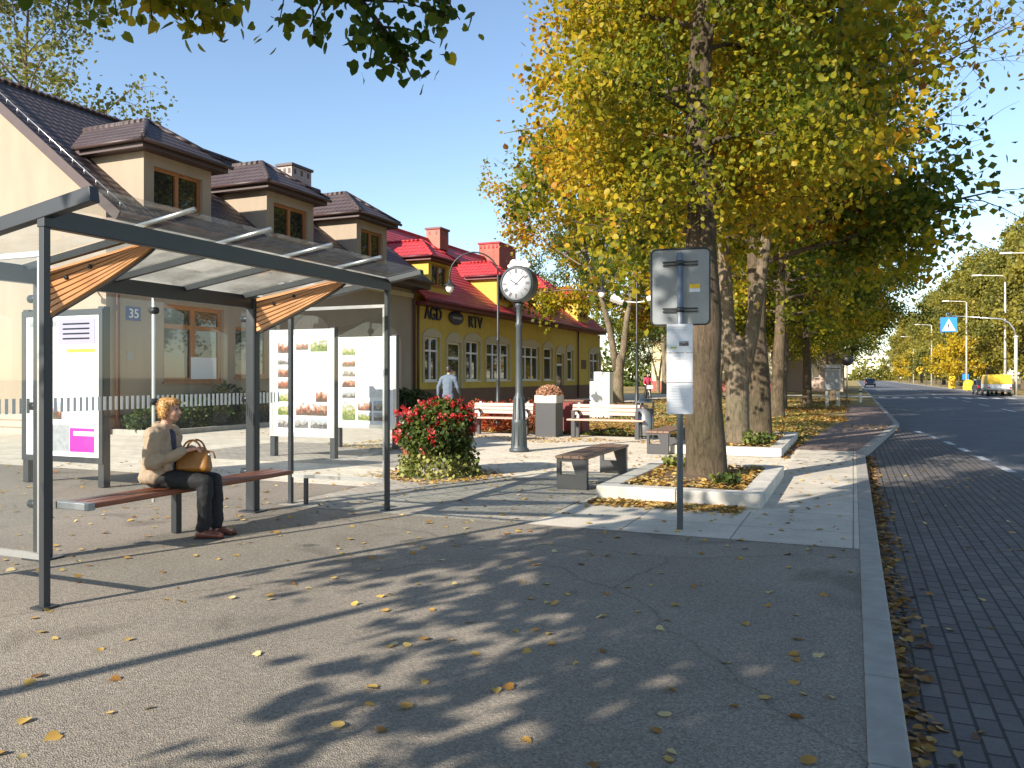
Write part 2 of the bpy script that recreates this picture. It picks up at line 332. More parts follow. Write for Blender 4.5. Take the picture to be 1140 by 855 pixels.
class MB:
    """collects shapes into one mesh; world=True subtracts the parent's place"""
    def __init__(self): self.v = []; self.f = []; self.mi = []; self.sm = []; self.cur = 0; self.curs = False
    def mat(self, k): self.cur = k; return self
    def smooth(self, s=True): self.curs = s; return self
    def add(self, vs, fs):
        b = len(self.v); self.v += [tuple(p) for p in vs]
        for f in fs: self.f.append([b + i for i in f]); self.mi.append(self.cur); self.sm.append(self.curs)
        return self
    def box(self, x0, x1, y0, y1, z0, z1):
        x0, x1 = min(x0, x1), max(x0, x1); y0, y1 = min(y0, y1), max(y0, y1); z0, z1 = min(z0, z1), max(z0, z1)
        vs = [(x, y, z) for z in (z0, z1) for y in (y0, y1) for x in (x0, x1)]
        return self.add(vs, [(0, 2, 3, 1), (4, 5, 7, 6), (0, 1, 5, 4), (2, 6, 7, 3), (0, 4, 6, 2), (1, 3, 7, 5)])
    def obox(self, c, size, rot=None):
        rot = rot or Matrix.Identity(3)
        c = Vector(c); h = [s / 2 for s in size]
        vs = [c + rot @ Vector((x * h[0], y * h[1], z * h[2])) for z in (-1, 1) for y in (-1, 1) for x in (-1, 1)]
        return self.add(vs, [(0, 2, 3, 1), (4, 5, 7, 6), (0, 1, 5, 4), (2, 6, 7, 3), (0, 4, 6, 2), (1, 3, 7, 5)])
    def bar(self, p0, p1, w, h, up=(0, 0, 1)):
        p0, p1 = Vector(p0), Vector(p1); d = (p1 - p0); L = d.length; d.normalize()
        s = d.cross(Vector(up))
        if s.length < 1e-4: s = d.cross(Vector((0, 1, 0)))
        s.normalize(); u = s.cross(d)
        rot = Matrix((s, d, u)).transposed()
        return self.obox((p0 + p1) / 2, (w, L, h), rot)
    def tube(self, pts, rad, n=8, caps=True):
        pts = [Vector(p) for p in pts]
        if not isinstance(rad, (list, tuple)): rad = [rad] * len(pts)
        vs = []; fs = []; prev = None
        for i, p in enumerate(pts):
            d = (pts[min(i + 1, len(pts) - 1)] - pts[max(i - 1, 0)])
            if d.length < 1e-9: d = Vector((0, 0, 1))
            d.normalize()
            if prev is None:
                s = d.cross(Vector((0, 0, 1)))
                if s.length < 1e-3: s = Vector((1, 0, 0))
            else:
                s = prev - d * prev.dot(d)
                if s.length < 1e-6: s = d.orthogonal()
            s.normalize(); prev = s; t = d.cross(s)
            for k in range(n):
                a = 2 * math.pi * k / n
                vs.append(p + (s * math.cos(a) + t * math.sin(a)) * rad[i])
        for i in range(len(pts) - 1):
            for k in range(n):
                k2 = (k + 1) % n
                fs.append((i * n + k, i * n + k2, (i + 1) * n + k2, (i + 1) * n + k))
        if caps:
            fs.append(tuple(range(n - 1, -1, -1))); b = (len(pts) - 1) * n; fs.append(tuple(b + k for k in range(n)))
        old = self.curs; self.curs = n > 4 or old; self.add(vs, fs); self.curs = old
        return self
    def lathe(self, prof, n=20, c=(0, 0, 0)):
        c = Vector(c); vs = []; fs = []
        for r, z in prof:
            for k in range(n):
                a = 2 * math.pi * k / n; vs.append(c + Vector((r * math.cos(a), r * math.sin(a), z)))
        for i in range(len(prof) - 1):
            for k in range(n):
                k2 = (k + 1) % n; fs.append((i * n + k, i * n + k2, (i + 1) * n + k2, (i + 1) * n + k))
        fs.append(tuple(range(n - 1, -1, -1))); b = (len(prof) - 1) * n; fs.append(tuple(b + k for k in range(n)))
        old = self.curs; self.curs = True; self.add(vs, fs); self.curs = old
        return self
    def ell(self, c, r, nu=12, nv=8, rot=None):
        c = Vector(c); vs = []; fs = []
        if not isinstance(r, (list, tuple)): r = (r, r, r)
        for j in range(nv + 1):
            t = math.pi * j / nv
            for k in range(nu):
                a = 2 * math.pi * k / nu
                p = Vector((r[0] * math.sin(t) * math.cos(a), r[1] * math.sin(t) * math.sin(a), -r[2] * math.cos(t)))
                vs.append(c + (rot @ p if rot else p))
        for j in range(nv):
            for k in range(nu):
                k2 = (k + 1) % nu; fs.append((j * nu + k, j * nu + k2, (j + 1) * nu + k2, (j + 1) * nu + k))
        old = self.curs; self.curs = True; self.add(vs, fs); self.curs = old
        return self
    def prism(self, poly, ext):
        """flat polygon (3-d points) pushed along ext"""
        n = len(poly); e = Vector(ext); a = [Vector(p) for p in poly]; b = [p + e for p in a]
        fs = [tuple(range(n - 1, -1, -1)), tuple(n + i for i in range(n))]
        fs += [(i, (i + 1) % n, n + (i + 1) % n, n + i) for i in range(n)]
        return self.add(a + b, fs)
    def face(self, pts): return self.add(pts, [tuple(range(len(pts)))])
    def build(self, name, mats, parent=None, world=False, bevel=0, seg=2, fix=True, tints=None):
        me = bpy.data.meshes.new(name)
        vs = self.v
        if world and parent is not None:
            root = parent
            while root.parent is not None: root = root.parent
            o0 = WL[root]; vs = [(p[0] - o0[0], p[1] - o0[1], p[2] - o0[2]) for p in vs]
        me.from_pydata(vs, [], self.f)
        if not isinstance(mats, (list, tuple)): mats = [mats]
        for m in mats: me.materials.append(m)
        me.polygons.foreach_set('material_index', self.mi); me.polygons.foreach_set('use_smooth', self.sm)
        me.update()
        if fix:
            bm = bmesh.new(); bm.from_mesh(me)
            if tints is None: bmesh.ops.remove_doubles(bm, verts=bm.verts, dist=1e-6)
            bmesh.ops.recalc_face_normals(bm, faces=bm.faces); bm.to_mesh(me); bm.free()
        o = bpy.data.objects.new(name, me); col.objects.link(o)
        if parent is not None: o.parent = parent
        if bevel:
            b = o.modifiers.new('bevel', 'BEVEL'); b.width = bevel; b.segments = seg; b.limit_method = 'ANGLE'; b.angle_limit = R(40)
        return o

def sheet(name, poly, z, m, kind='structure'):
    return tag(MB().face([(x, y, z) for x, y in poly]).build(name, m), kind=kind)

def text_obj(name, s, size, m, parent, loc, rot, depth=.02, font_scale_x=1.0, align='CENTER'):
    cu = bpy.data.curves.new(name, 'FONT'); cu.body = s; cu.size = size; cu.extrude = depth; cu.align_x = align; cu.align_y = 'CENTER'
    cu.offset = size * .012
    t = bpy.data.objects.new(name + '_tmp', cu); col.objects.link(t)
    dg = bpy.context.evaluated_depsgraph_get(); dg.update()
    me = bpy.data.meshes.new_from_object(t.evaluated_get(dg)); me.name = name
    bpy.data.objects.remove(t)
    me.materials.clear(); me.materials.append(m)
    o = bpy.data.objects.new(name, me); col.objects.link(o); o.parent = parent
    o.location = loc; o.rotation_euler = rot; o.scale = (font_scale_x, 1, 1)
    return o

# ------------------------------------------------------------------ leaves
T_QUAD = (np.array([(0, 0, 0), (.5, .45, .12), (0, 1, 0), (-.5, .45, .12)]), [(0, 1, 2, 3)])
T_MID = (np.array([(0, 0, 0), (.36, .2, .09), (.38, .62, .07), (0, 1, -.04), (-.38, .62, .07), (-.36, .2, .09)]), [(0, 1, 2, 3), (0, 3, 4, 5)])
T_NEAR = (np.array([(0, 0, 0), (0, 1.05, -.06), (.32, -.06, .06), (.52, .28, .1), (.36, .68, .06), (-.32, -.06, .06), (-.52, .28, .1), (-.36, .68, .06)]),
          [(0, 2, 3, 4, 1), (0, 1, 7, 6, 5)])
def leaves(name, C, size, rng, m, parent=None, droop=.5, tint=None, tmpl=T_QUAD, flat=False, nrm=None, upr=0.0):
    N = len(C); tv, tf = tmpl
    d = rng.normal(size=(N, 3)); d[:, 2] -= droop
    if flat: d[:, 2] *= .12
    if upr: d[:, 2] = np.abs(d[:, 2]) + upr
    d /= np.linalg.norm(d, axis=1)[:, None]
    n = rng.normal(size=(N, 3))
    if flat: n *= .22; n[:, 2] = 1
    elif nrm is not None: n = n * .7 + nrm
    else: n[:, 2] += .6
    s = np.cross(d, n); s /= (np.linalg.norm(s, axis=1)[:, None] + 1e-9); n = np.cross(s, d)
    sz = size * rng.uniform(.65, 1.25, N)
    P = (C[:, None, :] + sz[:, None, None] * (tv[None, :, 0:1] * s[:, None, :] + tv[None, :, 1:2] * d[:, None, :] + tv[None, :, 2:3] * n[:, None, :]))
    k = len(tv); P = P.reshape(-1, 3)
    off = (np.arange(N) * k)
    loops = []; starts = []; tot = sum(len(f) for f in tf)
    L = np.concatenate([np.array(f) for f in tf])
    loops = (off[:, None] + L[None, :]).reshape(-1).astype(np.int32)
    st = np.cumsum([0] + [len(f) for f in tf])[:-1]
    starts = (np.arange(N)[:, None] * tot + st[None, :]).reshape(-1).astype(np.int32)
    me = bpy.data.meshes.new(name)
    me.vertices.add(len(P)); me.vertices.foreach_set('co', P.astype(np.float32).ravel())
    me.loops.add(len(loops)); me.loops.foreach_set('vertex_index', loops)
    me.polygons.add(len(starts)); me.polygons.foreach_set('loop_start', starts)
    me.update(calc_edges=True); me.validate()
    if tint is None: tint = rng.uniform(0, 1, N)
    a = me.attributes.new('tint', 'FLOAT', 'POINT'); a.data.foreach_set('value', np.repeat(np.clip(tint, 0, 1), k).astype(np.float32))
    me.materials.append(m)
    o = bpy.data.objects.new(name, me); col.objects.link(o)
    if parent is not None: o.parent = parent
    return o

def clump_noise(C, rng, scale, n=10):
    """smooth random value per leaf: a few random plane waves"""
    v = np.zeros(len(C))
    for _ in range(n):
        k = rng.normal(size=3) * scale; v += np.sin(C @ k + rng.uniform(0, 6.28))
    return v / math.sqrt(n)

# ------------------------------------------------------------------ trees
def grow(seed, H, crown0, Rad, tr, nl=18, split=None, nsub=6, ntw=5, per=14, spread=.16, keep=None, droop=.25, top=.9, twl=.75, shape=1.0, flare=1.25):
    rng = np.random.default_rng(seed); rnd = random.Random(seed)
    mb = MB(); C = []
    def poly(p, d, L, n, curve, wob):
        pts = [Vector(p)]; d = Vector(d).normalized()
        for k in range(n):
            d = (d + Vector((rnd.gauss(0, wob), rnd.gauss(0, wob), curve + rnd.gauss(0, wob)))).normalized()
            pts.append(pts[-1] + d * (L / n))
        return pts
    def lerp(pts, t):
        t = max(0, min(.9999, t)) * (len(pts) - 1); i = int(t); return pts[i].lerp(pts[i + 1], t - i), (pts[i + 1] - pts[i]).normalized()
    trunks = []
    if split is None:
        pts = [Vector((0, 0, -.05)), Vector((0, 0, .12)), Vector((0, 0, .45))]; n = 12
        x = y = 0.0
        for k in range(1, n + 1):
            x += rnd.gauss(0, .045); y += rnd.gauss(0, .045); pts.append(Vector((x, y, .45 + (H * top - .45) * k / n)))
        rad = [tr * flare, tr * (1 + (flare - 1) * .55), tr * 1.06] + [tr * (1 - .9 * (k / n) ** 1.15) for k in range(1, n + 1)]
        mb.tube(pts, rad, 16); trunks.append((pts, rad, crown0, nl))
    else:
        hs, tilt = split
        a0 = rnd.uniform(-.15, .15)
        mb.tube([(0, 0, -.05), (0, 0, .15), (0, 0, .5), (0, 0, hs * .7), (0, 0, hs - .1), (0, 0, hs + .12), (0, 0, hs + .3)], [tr * flare, tr * 1.12, tr * 1.03, tr, tr * .98, tr * .62, tr * .12], 16)
        for s in (-1, 1):
            p = Vector((s * tr * .36, 0, hs - .75)); d = Vector((s * tilt * math.cos(a0), s * tilt * math.sin(a0), 1)).normalized()
            pts = poly(p, d, H * top - hs, 10, .03, .035)
            rad = [tr * .70 * (1 - .88 * (k / 10) ** 1.1) for k in range(11)]
            mb.tube(pts, rad, 12); trunks.append((pts, rad, crown0, nl // 2))
    for pts, rad, c0, nn in trunks:
        zlo, zhi = pts[0].z, pts[-1].z
        for i in range(nn):
            u = (i + rnd.random() * .7) / nn
            z = c0 + (zhi - c0) * u ** .9; t = (z - zlo) / (zhi - zlo)
            # parameter along the polyline by height
            j = 0
            while j < len(pts) - 2 and pts[j + 1].z < z: j += 1
            f = (z - pts[j].z) / max(1e-3, pts[j + 1].z - pts[j].z); f = max(0, min(1, f))
            p = pts[j].lerp(pts[j + 1], f); rr = rad[j] * (1 - f) + rad[j + 1] * f
            az = i * 2.39996 + rnd.uniform(-.5, .5) + seed
            env = math.sin(math.pi * min(1, .22 + .72 * u)) ** .8 * shape + (1 - shape) * (1 - u)
            L = Rad * (.35 + .75 * env) * rnd.uniform(.8, 1.12)
            el = R(8 + 52 * u + rnd.uniform(-10, 10))
            d = Vector((math.cos(az) * math.cos(el), math.sin(az) * math.cos(el), math.sin(el)))
            lp = poly(p, d, L, 6, .05 - droop * .25 * (1 - u), .10)
            r0 = min(rr * .5, .028 + .009 * L); mb.tube(lp, [r0 * (1 - .8 * k / 6) for k in range(7)], 6, caps=False)
            for s in range(nsub):
                v = .22 + .78 * (s + rnd.random()) / nsub
                q, ld = lerp(lp, v)
                d2 = (ld + Vector((rnd.gauss(0, .6), rnd.gauss(0, .6), rnd.gauss(.05, .45)))).normalized()
                L2 = (.42 * Rad * (1 - .35 * v) + .3) * rnd.uniform(.6, 1.1)
                sp = poly(q, d2, L2, 4, -droop * .2, .16)
                if keep is not None and keep(sp[-1], rnd) == 0 and keep(sp[2], rnd) == 0: continue
                r1 = max(.007, r0 * .35 * (1 - .5 * v)); mb.tube(sp, [r1 * (1 - .75 * k / 4) for k in range(5)], 4, caps=False)
                for w in range(ntw):
                    x = .15 + .85 * (w + rnd.random()) / ntw
                    q2, sd = lerp(sp, x)
                    d3 = (sd * .7 + Vector((rnd.gauss(0, .7), rnd.gauss(0, .7), rnd.gauss(-.1, .5)))).normalized()
                    tp = poly(q2, d3, twl * rnd.uniform(.5, 1.2), 3, -droop * .5, .2)
                    kv = 1.0 if keep is None else keep(tp[-1], rnd)
                    if kv == 0: continue
                    mb.tube(tp, [.006, .005, .004, .002], 3, caps=False)
                    m = int(per * kv)
                    for _ in range(m):
                        e, _d = lerp(tp, rnd.random() ** .8)
                        C.append((e.x + rnd.gauss(0, spread), e.y + rnd.gauss(0, spread), e.z + rnd.gauss(-.03, spread)))
    return mb, np.array(C), rng

def tree(name, label, cat, loc, group, seed, H, crown0, Rad, tr, lsize, lmat, barkm, tint0=.5, tintv=.22, tx=0.0, rz=0.0, tmpl=T_QUAD, droopl=.5, **kw):
    root = thing(name, label, cat, loc, 0, group)
    mb, C, rng = grow(seed, H, crown0, Rad, tr, **kw)
    mb.build('trunk', barkm, root, fix=False)
    t = tint0 + tintv * clump_noise(C, rng, .8) + rng.normal(0, .13, len(C)) + tx * C[:, 0] / Rad  # tx puts the yellow sunlit side and darker shaded side into the leaf colour
    leaves('crown', C, lsize, rng, lmat, root, droop=droopl, tint=t, tmpl=tmpl)
    root.rotation_euler = (0, 0, rz)
    return root

def bush(name, label, cat, loc, group, seed, radii, n, size, m, part=None, parent=None, tint=None, stems=True):
    root = thing(name, label, cat, loc, 0, group)
    rng = np.random.default_rng(seed)
    C = rng.normal(size=(n, 3)); C /= np.linalg.norm(C, axis=1)[:, None]
    rr = rng.uniform(.55, 1.0, n) ** .6
    lump = 1 + .16 * clump_noise(C, rng, 2.6)
    C = C * (rr * lump)[:, None]; nrm = C.copy(); C = C * np.array(radii)
    C[:, 2] += radii[2]; C = C[C[:, 2] > .02]
    nrm = nrm[:len(C)]
    leaves('foliage', C, size, rng, m, root, droop=.2, tint=.5 + .25 * clump_noise(C, rng, 5) + rng.normal(0, .15, len(C)))
    mb = MB(); rnd = random.Random(seed)
    for k in range(7):
        a = rnd.uniform(0, 6.28); mb.tube([(0, 0, -.03), (.3 * radii[0] * math.cos(a), .3 * radii[1] * math.sin(a), radii[2] * .8), (.7 * radii[0] * math.cos(a), .7 * radii[1] * math.sin(a), radii[2] * 1.5)], [.02, .014, .006], 5)
    mb.build('stem', M['bark'], root, fix=False)
    return root

# ------------------------------------------------------------------ bodies: overlapping capsules fused into one skin
def hull(bmt, spheres, sub=2):
    me = bmesh.new()
    vs = []
    for c, r in spheres:
        r3 = r if isinstance(r, (tuple, list)) else (r, r, r)
        g = bmesh.ops.create_icosphere(me, subdivisions=sub, radius=1.0)
        for v in g['verts']: v.co = Vector((v.co.x * r3[0], v.co.y * r3[1], v.co.z * r3[2])) + Vector(c)
    h = bmesh.ops.convex_hull(me, input=me.verts[:])
    junk = list({g for g in h['geom_interior'] + h['geom_unused'] if isinstance(g, bmesh.types.BMVert)})
    bmesh.ops.delete(me, geom=junk, context='VERTS')
    me.verts.index_update()
    idx = {}
    for v in me.verts: idx[v] = bmt.verts.new(v.co)
    for f in me.faces: bmt.faces.new([idx[v] for v in f.verts])
    me.free()
_tex = bpy.data.textures.new('cloth_folds', 'CLOUDS')
def wrinkle(o, size, strength):
    t = _tex.copy(); t.noise_scale = size; t.noise_depth = 2; t.noise_basis = 'ORIGINAL_PERLIN'
    d = o.modifiers.new('folds', 'DISPLACE'); d.texture = t; d.strength = strength; d.mid_level = .5; d.texture_coords = 'LOCAL'
    return o
def blob(name, prims, voxel, m, parent, smooth=3):
    """prims: lists of (centre, radius) hulled one list at a time"""
    bm = bmesh.new()
    for p in prims: hull(bm, p)
    bmesh.ops.recalc_face_normals(bm, faces=bm.faces)
    me = bpy.data.meshes.new(name); bm.to_mesh(me); bm.free()
    o = bpy.data.objects.new(name, me); col.objects.link(o)
    r = o.modifiers.new('r', 'REMESH'); r.mode = 'VOXEL'; r.voxel_size = voxel
    s = o.modifiers.new('s', 'SMOOTH'); s.factor = .5; s.iterations = smooth
    dg = bpy.context.evaluated_depsgraph_get(); dg.update()
    me2 = bpy.data.meshes.new_from_object(o.evaluated_get(dg)); me2.name = name
    o.modifiers.clear(); o.data = me2
    me2.polygons.foreach_set('use_smooth', [True] * len(me2.polygons)); me2.materials.clear(); me2.materials.append(m)
    o.parent = parent
    return o
# ================================================================== SETTING
ST = 'structure'
KX = .05
tag(MB().face([(-900, -300, -.16), (900, -300, -.16), (900, 1500, -.16), (-900, 1500, -.16)]).build('ground', M['ground']), kind=ST)
def slabz(name, poly, z0, z1, m): return tag(MB().prism([(x, y, z0) for x, y in poly], (0, 0, z1 - z0)).build(name, m), kind=ST)
slabz('verge', [(-80, -30), (KX, -30), (KX, 17.6), (1.2, 29), (1.2, 420), (-80, 420)], -.17, 0, M['verge'])
slabz('far_verge', [(12.55, -30), (90, -30), (90, 420), (12.55, 420)], -.17, 0, M['verge'])
sheet('asphalt_footway', [(-60, -29), (KX, -29), (KX, 7.65), (-6.2, 7.65), (-6.2, 9.4), (-60, 9.4)], .004, M['asphalt'])
sheet('paved_plaza', [(-60, 9.4), (-6.2, 9.4), (-6.2, 7.65), (KX, 7.65), (KX, 17.6), (.06, 17.7), (-1.2, 17.7), (-1.2, 15.72), (-3.4, 15.72), (-3.4, 19.9), (-12.5, 19.9), (-12.5, 66), (-60, 66)], .004, M['plaza'])
sheet('grey_paving', [(-6.2, 7.65), (-3.05, 7.65), (-3.0, 11.2), (-6.2, 11.2)], .008, M['greypave'])
sheet('slab_pavement', [(-3.05, 7.65), (KX, 7.65), (KX, 17.6), (-1.0, 17.6), (-1.0, 9.3), (-3.05, 9.3)], .008, M['slab'])
sheet('gravel_strip', [(-12.2, 11.6), (-7.0, 11.6), (-7.0, 15.2), (-12.2, 15.2)], .008, M['greypave'])
sheet('brick_path', [(-1.2, 17.7), (.06, 17.7), (1.19, 29), (1.19, 46), (-.3, 46), (-.3, 30)], .004, M['redpave'])
sheet('side_street', [(-60, 66), (1.19, 66), (1.19, 72), (-60, 72)], .004, M['plaza'])
k = MB()
kin = [(KX, -30), (KX, 17.6), (1.2, 29), (1.2, 420)]; kout = [(KX + .16, -30), (KX + .16, 17.58), (1.37, 28.98), (1.37, 420)]
for a in range(3):
    (x0, y0), (x1, y1) = kin[a], kin[a + 1]; (u0, v0), (u1, v1) = kout[a], kout[a + 1]
    n = max(1, int((y1 - y0))) if y1 < 60 else 80
    for s in range(n):
        t0, t1 = s / n + (.006 / (y1 - y0)), (s + 1) / n
        L = lambda a_, b_, t: a_ + (b_ - a_) * t
        k.prism([(L(x0, x1, t0), L(y0, y1, t0), -.16), (L(u0, u1, t0), L(v0, v1, t0), -.16), (L(u0, u1, t1), L(v0, v1, t1), -.16), (L(x0, x1, t1), L(y0, y1, t1), -.16)], (0, 0, .172))
tag(k.build('kerb', M['kerb'], bevel=.012), kind=ST)
tag(MB().box(12.4, 12.56, -30, 420, -.16, .012).build('far_kerb', M['kerb']), kind=ST)
sheet('bus_bay', [(.2, -30), (2.5, -30), (2.5, 15), (2.1, 23), (1.36, 29.2), (.21, 17.6)], -.12, M['bay'])
sheet('road', [(2.5, -30), (12.4, -30), (12.4, 420), (1.36, 420), (1.36, 29.2), (2.1, 23), (2.5, 15)], -.12, M['road'])
d = MB()
def dash(y0, y1, xf, w=.14):
    d.face([(xf(y0) - w / 2, y0, -.116), (xf(y0) + w / 2, y0, -.116), (xf(y1) + w / 2, y1, -.116), (xf(y1) - w / 2, y1, -.116)])
def xdash(y): return np.interp(y, [-30, 15, 23, 29], [2.55, 2.55, 2.15, 1.55])
y = -20
while y < 28: dash(y, y + 1.0, xdash, .15); y += 2.0
y = -20
while y < 300: dash(y, y + 4, lambda q: 7.0, .12); y += 8
dash(34, 300, lambda q: 11.9, .12)
for i in range(10): d.face([(1.9 + i, 70, -.116), (2.4 + i, 70, -.116), (2.4 + i, 74, -.116), (1.9 + i, 74, -.116)])
tag(d.build('road_marking', M['paint']), kind=ST)
sheet('flower_bed', [(-17.95, 15.6), (-16.4, 15.6), (-16.4, 31), (-17.95, 31)], .03, M['soil'])
kb = MB(); kb.box(-16.4, -16.25, 15.5, 31.1, -.02, .14); kb.box(-18, -16.4, 15.45, 15.58, -.02, .14)
tag(kb.build('bed_edging', M['kerb'], bevel=.01), kind=ST)
# ================================================================== BUILDINGS
def wall_x(mb, F, y0, y1, z0, z1, ops, depth=.22):
    """wall in the plane x=F facing +x with rectangular openings and reveals"""
    ys = sorted({y0, y1, *[o[0] for o in ops], *[o[1] for o in ops]}); zs = sorted({z0, z1, *[o[2] for o in ops], *[o[3] for o in ops]})
    for a, b in zip(ys, ys[1:]):
        for c, e in zip(zs, zs[1:]):
            if any(o[0] <= a and b <= o[1] and o[2] <= c and e <= o[3] for o in ops): continue
            mb.face([(F, a, c), (F, b, c), (F, b, e), (F, a, e)])
    for a, b, c, e in ops:
        G = F - depth
        mb.face([(F, a, c), (F, a, e), (G, a, e), (G, a, c)]); mb.face([(F, b, c), (G, b, c), (G, b, e), (F, b, e)])
        mb.face([(F, a, e), (F, b, e), (G, b, e), (G, a, e)]); mb.face([(F, a, c), (G, a, c), (G, b, c), (F, b, c)])
def window_x(parent, F, y0, y1, z0, z1, fm, cols=2, transom=None, bar=.07, sill=True, name='window', world=True, deep=.12):
    mb = MB(); X0, X1 = F - deep - .05, F - deep + .02
    e = .002
    mb.box(X0, X1, y0 + e, y0 + bar, z0 + e, z1 - e); mb.box(X0, X1, y1 - bar, y1 - e, z0 + e, z1 - e)
    mb.box(X0, X1, y0 + bar, y1 - bar, z0 + e, z0 + bar); mb.box(X0, X1, y0 + bar, y1 - bar, z1 - bar, z1 - e)
    for c in range(1, cols):
        yc = y0 + (y1 - y0) * c / cols; mb.box(X0 + .003, X1 + .012, yc - bar * .7, yc + bar * .7, z0 + bar, z1 - bar)
    if transom: mb.box(X0 + .006, X1 + .006, y0 + bar, y1 - bar, transom - bar * .55, transom + bar * .55)
    if sill: mb.box(F - deep, F + .07, y0 - .06, y1 + .06, z0 - .05, z0 - .004)
    w = mb.build(name, fm, parent, world=world)
    p = MB().box(X0 + .012, X0 + .022, y0 + bar * .5, y1 - bar * .5, z0 + bar * .5, z1 - bar * .5).build('pane', M['pane'], w, world=world)
    return w
def hiproof(mb, x0, x1, y0, y1, z0, zr, inset, back):
    """hipped dormer roof, hip end towards +x, ridge running back to x=back"""
    ym = (y0 + y1) / 2; A = (x1, y0, z0); B = (x1, y1, z0); T = (x1 - inset, ym, zr); Tb = (back, ym, zr); C_ = (x0, y1, z0); D = (x0, y0, z0)
    mb.face([A, B, T]); mb.face([B, C_, Tb, T]); mb.face([D, A, T, Tb])
    mb.face([(p[0], p[1], p[2] - .05) for p in (A, D, C_, B)])
    for p, q in ((A, B), (B, C_), (D, A)):
        mb.face([p, q, (q[0], q[1], q[2] - .05), (p[0], p[1], p[2] - .05)])
    return A, B, T, Tb
F = -18.0
# ---------------- beige house
BY0, BY1 = yat(118, F), yat(461, F)
WT = 5.35
hb = thing('beige_house', 'beige rendered house with dark brown tiled roof and three dormers behind the bus shelter', 'house', (F, BY0, 0))
w1 = (yat(182, F), yat(249, F), zat(215, 425, F) + .0, zat(215, 345, F) + .1)
doors = [(yat(330, F), yat(363, F), .35, 3.0), (yat(414, F), yat(443, F), .2, 2.9)]
wins = [(yat(262, F), yat(300, F), 1.5, 3.1)]
mb = MB(); wall_x(mb, F, BY0, BY1, 0, WT, [w1] + wins + doors)
RZ, RX, EX, EZ = 10.2, -23.1, -17.1, 5.7
def rz_at(x): return RZ - (x - RX) * (RZ - EZ) / (EX - RX)
gz = rz_at(F) - .12
XB = 2 * RX - F
for yy in (BY0, BY1):
    mb.face([(F, yy, 0), (XB, yy, 0), (XB, yy, gz), (RX, yy, RZ - .12), (F, yy, gz)])
mb.face([(XB, BY0, 0), (XB, BY1, 0), (XB, BY1, gz), (XB, BY0, gz)])
mb.face([(F, BY0, WT), (F, BY1, WT), (F, BY1, gz), (F, BY0, gz)])
mb.build('wall', M['beige'], hb, world=True, fix=False)
pb = MB()
pb.box(F - .02, F + .05, BY0 - .05, BY1 - .1, 0, .5); pb.box(XB, F - .02, BY0 - .05, BY0 - .002, 0, .5)
pb.build('plinth', M['plinth'], hb, world=True)
MB().box(F + .003, F + .10, BY0 + .02, BY1 - .1, 5.0, 5.22).build('cornice', M['trim'], hb, world=True, bevel=.03)
rb = MB(); VO = .38
for sgn in (1, -1):
    ex = EX if sgn > 0 else 2 * RX - EX
    a, b_, c, e = (ex, BY0 - VO, EZ), (ex, BY1 + .02, EZ), (RX, BY1 + .02, RZ), (RX, BY0 - VO, RZ)
    rb.face([a, b_, c, e]); dn = lambda p: (p[0], p[1], p[2] - .09)
    rb.face([dn(a), dn(e), dn(c), dn(b_)]); rb.face([a, e, dn(e), dn(a)]); rb.face([b_, dn(b_), dn(c), c]); rb.face([a, dn(a), dn(b_), b_])
rb.tube([(RX, BY0 - VO, RZ + .02), (RX, BY1, RZ + .02)], .11, 8)
roof = rb.build('roof', M['browntile'], hb, world=True, fix=False)
fb = MB()
fb.box(F + .004, EX - .05, BY0 - VO + .05, BY1, EZ - .34, EZ - .12)
fb.tube([(EX + .05, BY0 - VO, EZ - .06), (EX + .05, BY1, EZ - .06)], .075, 10)
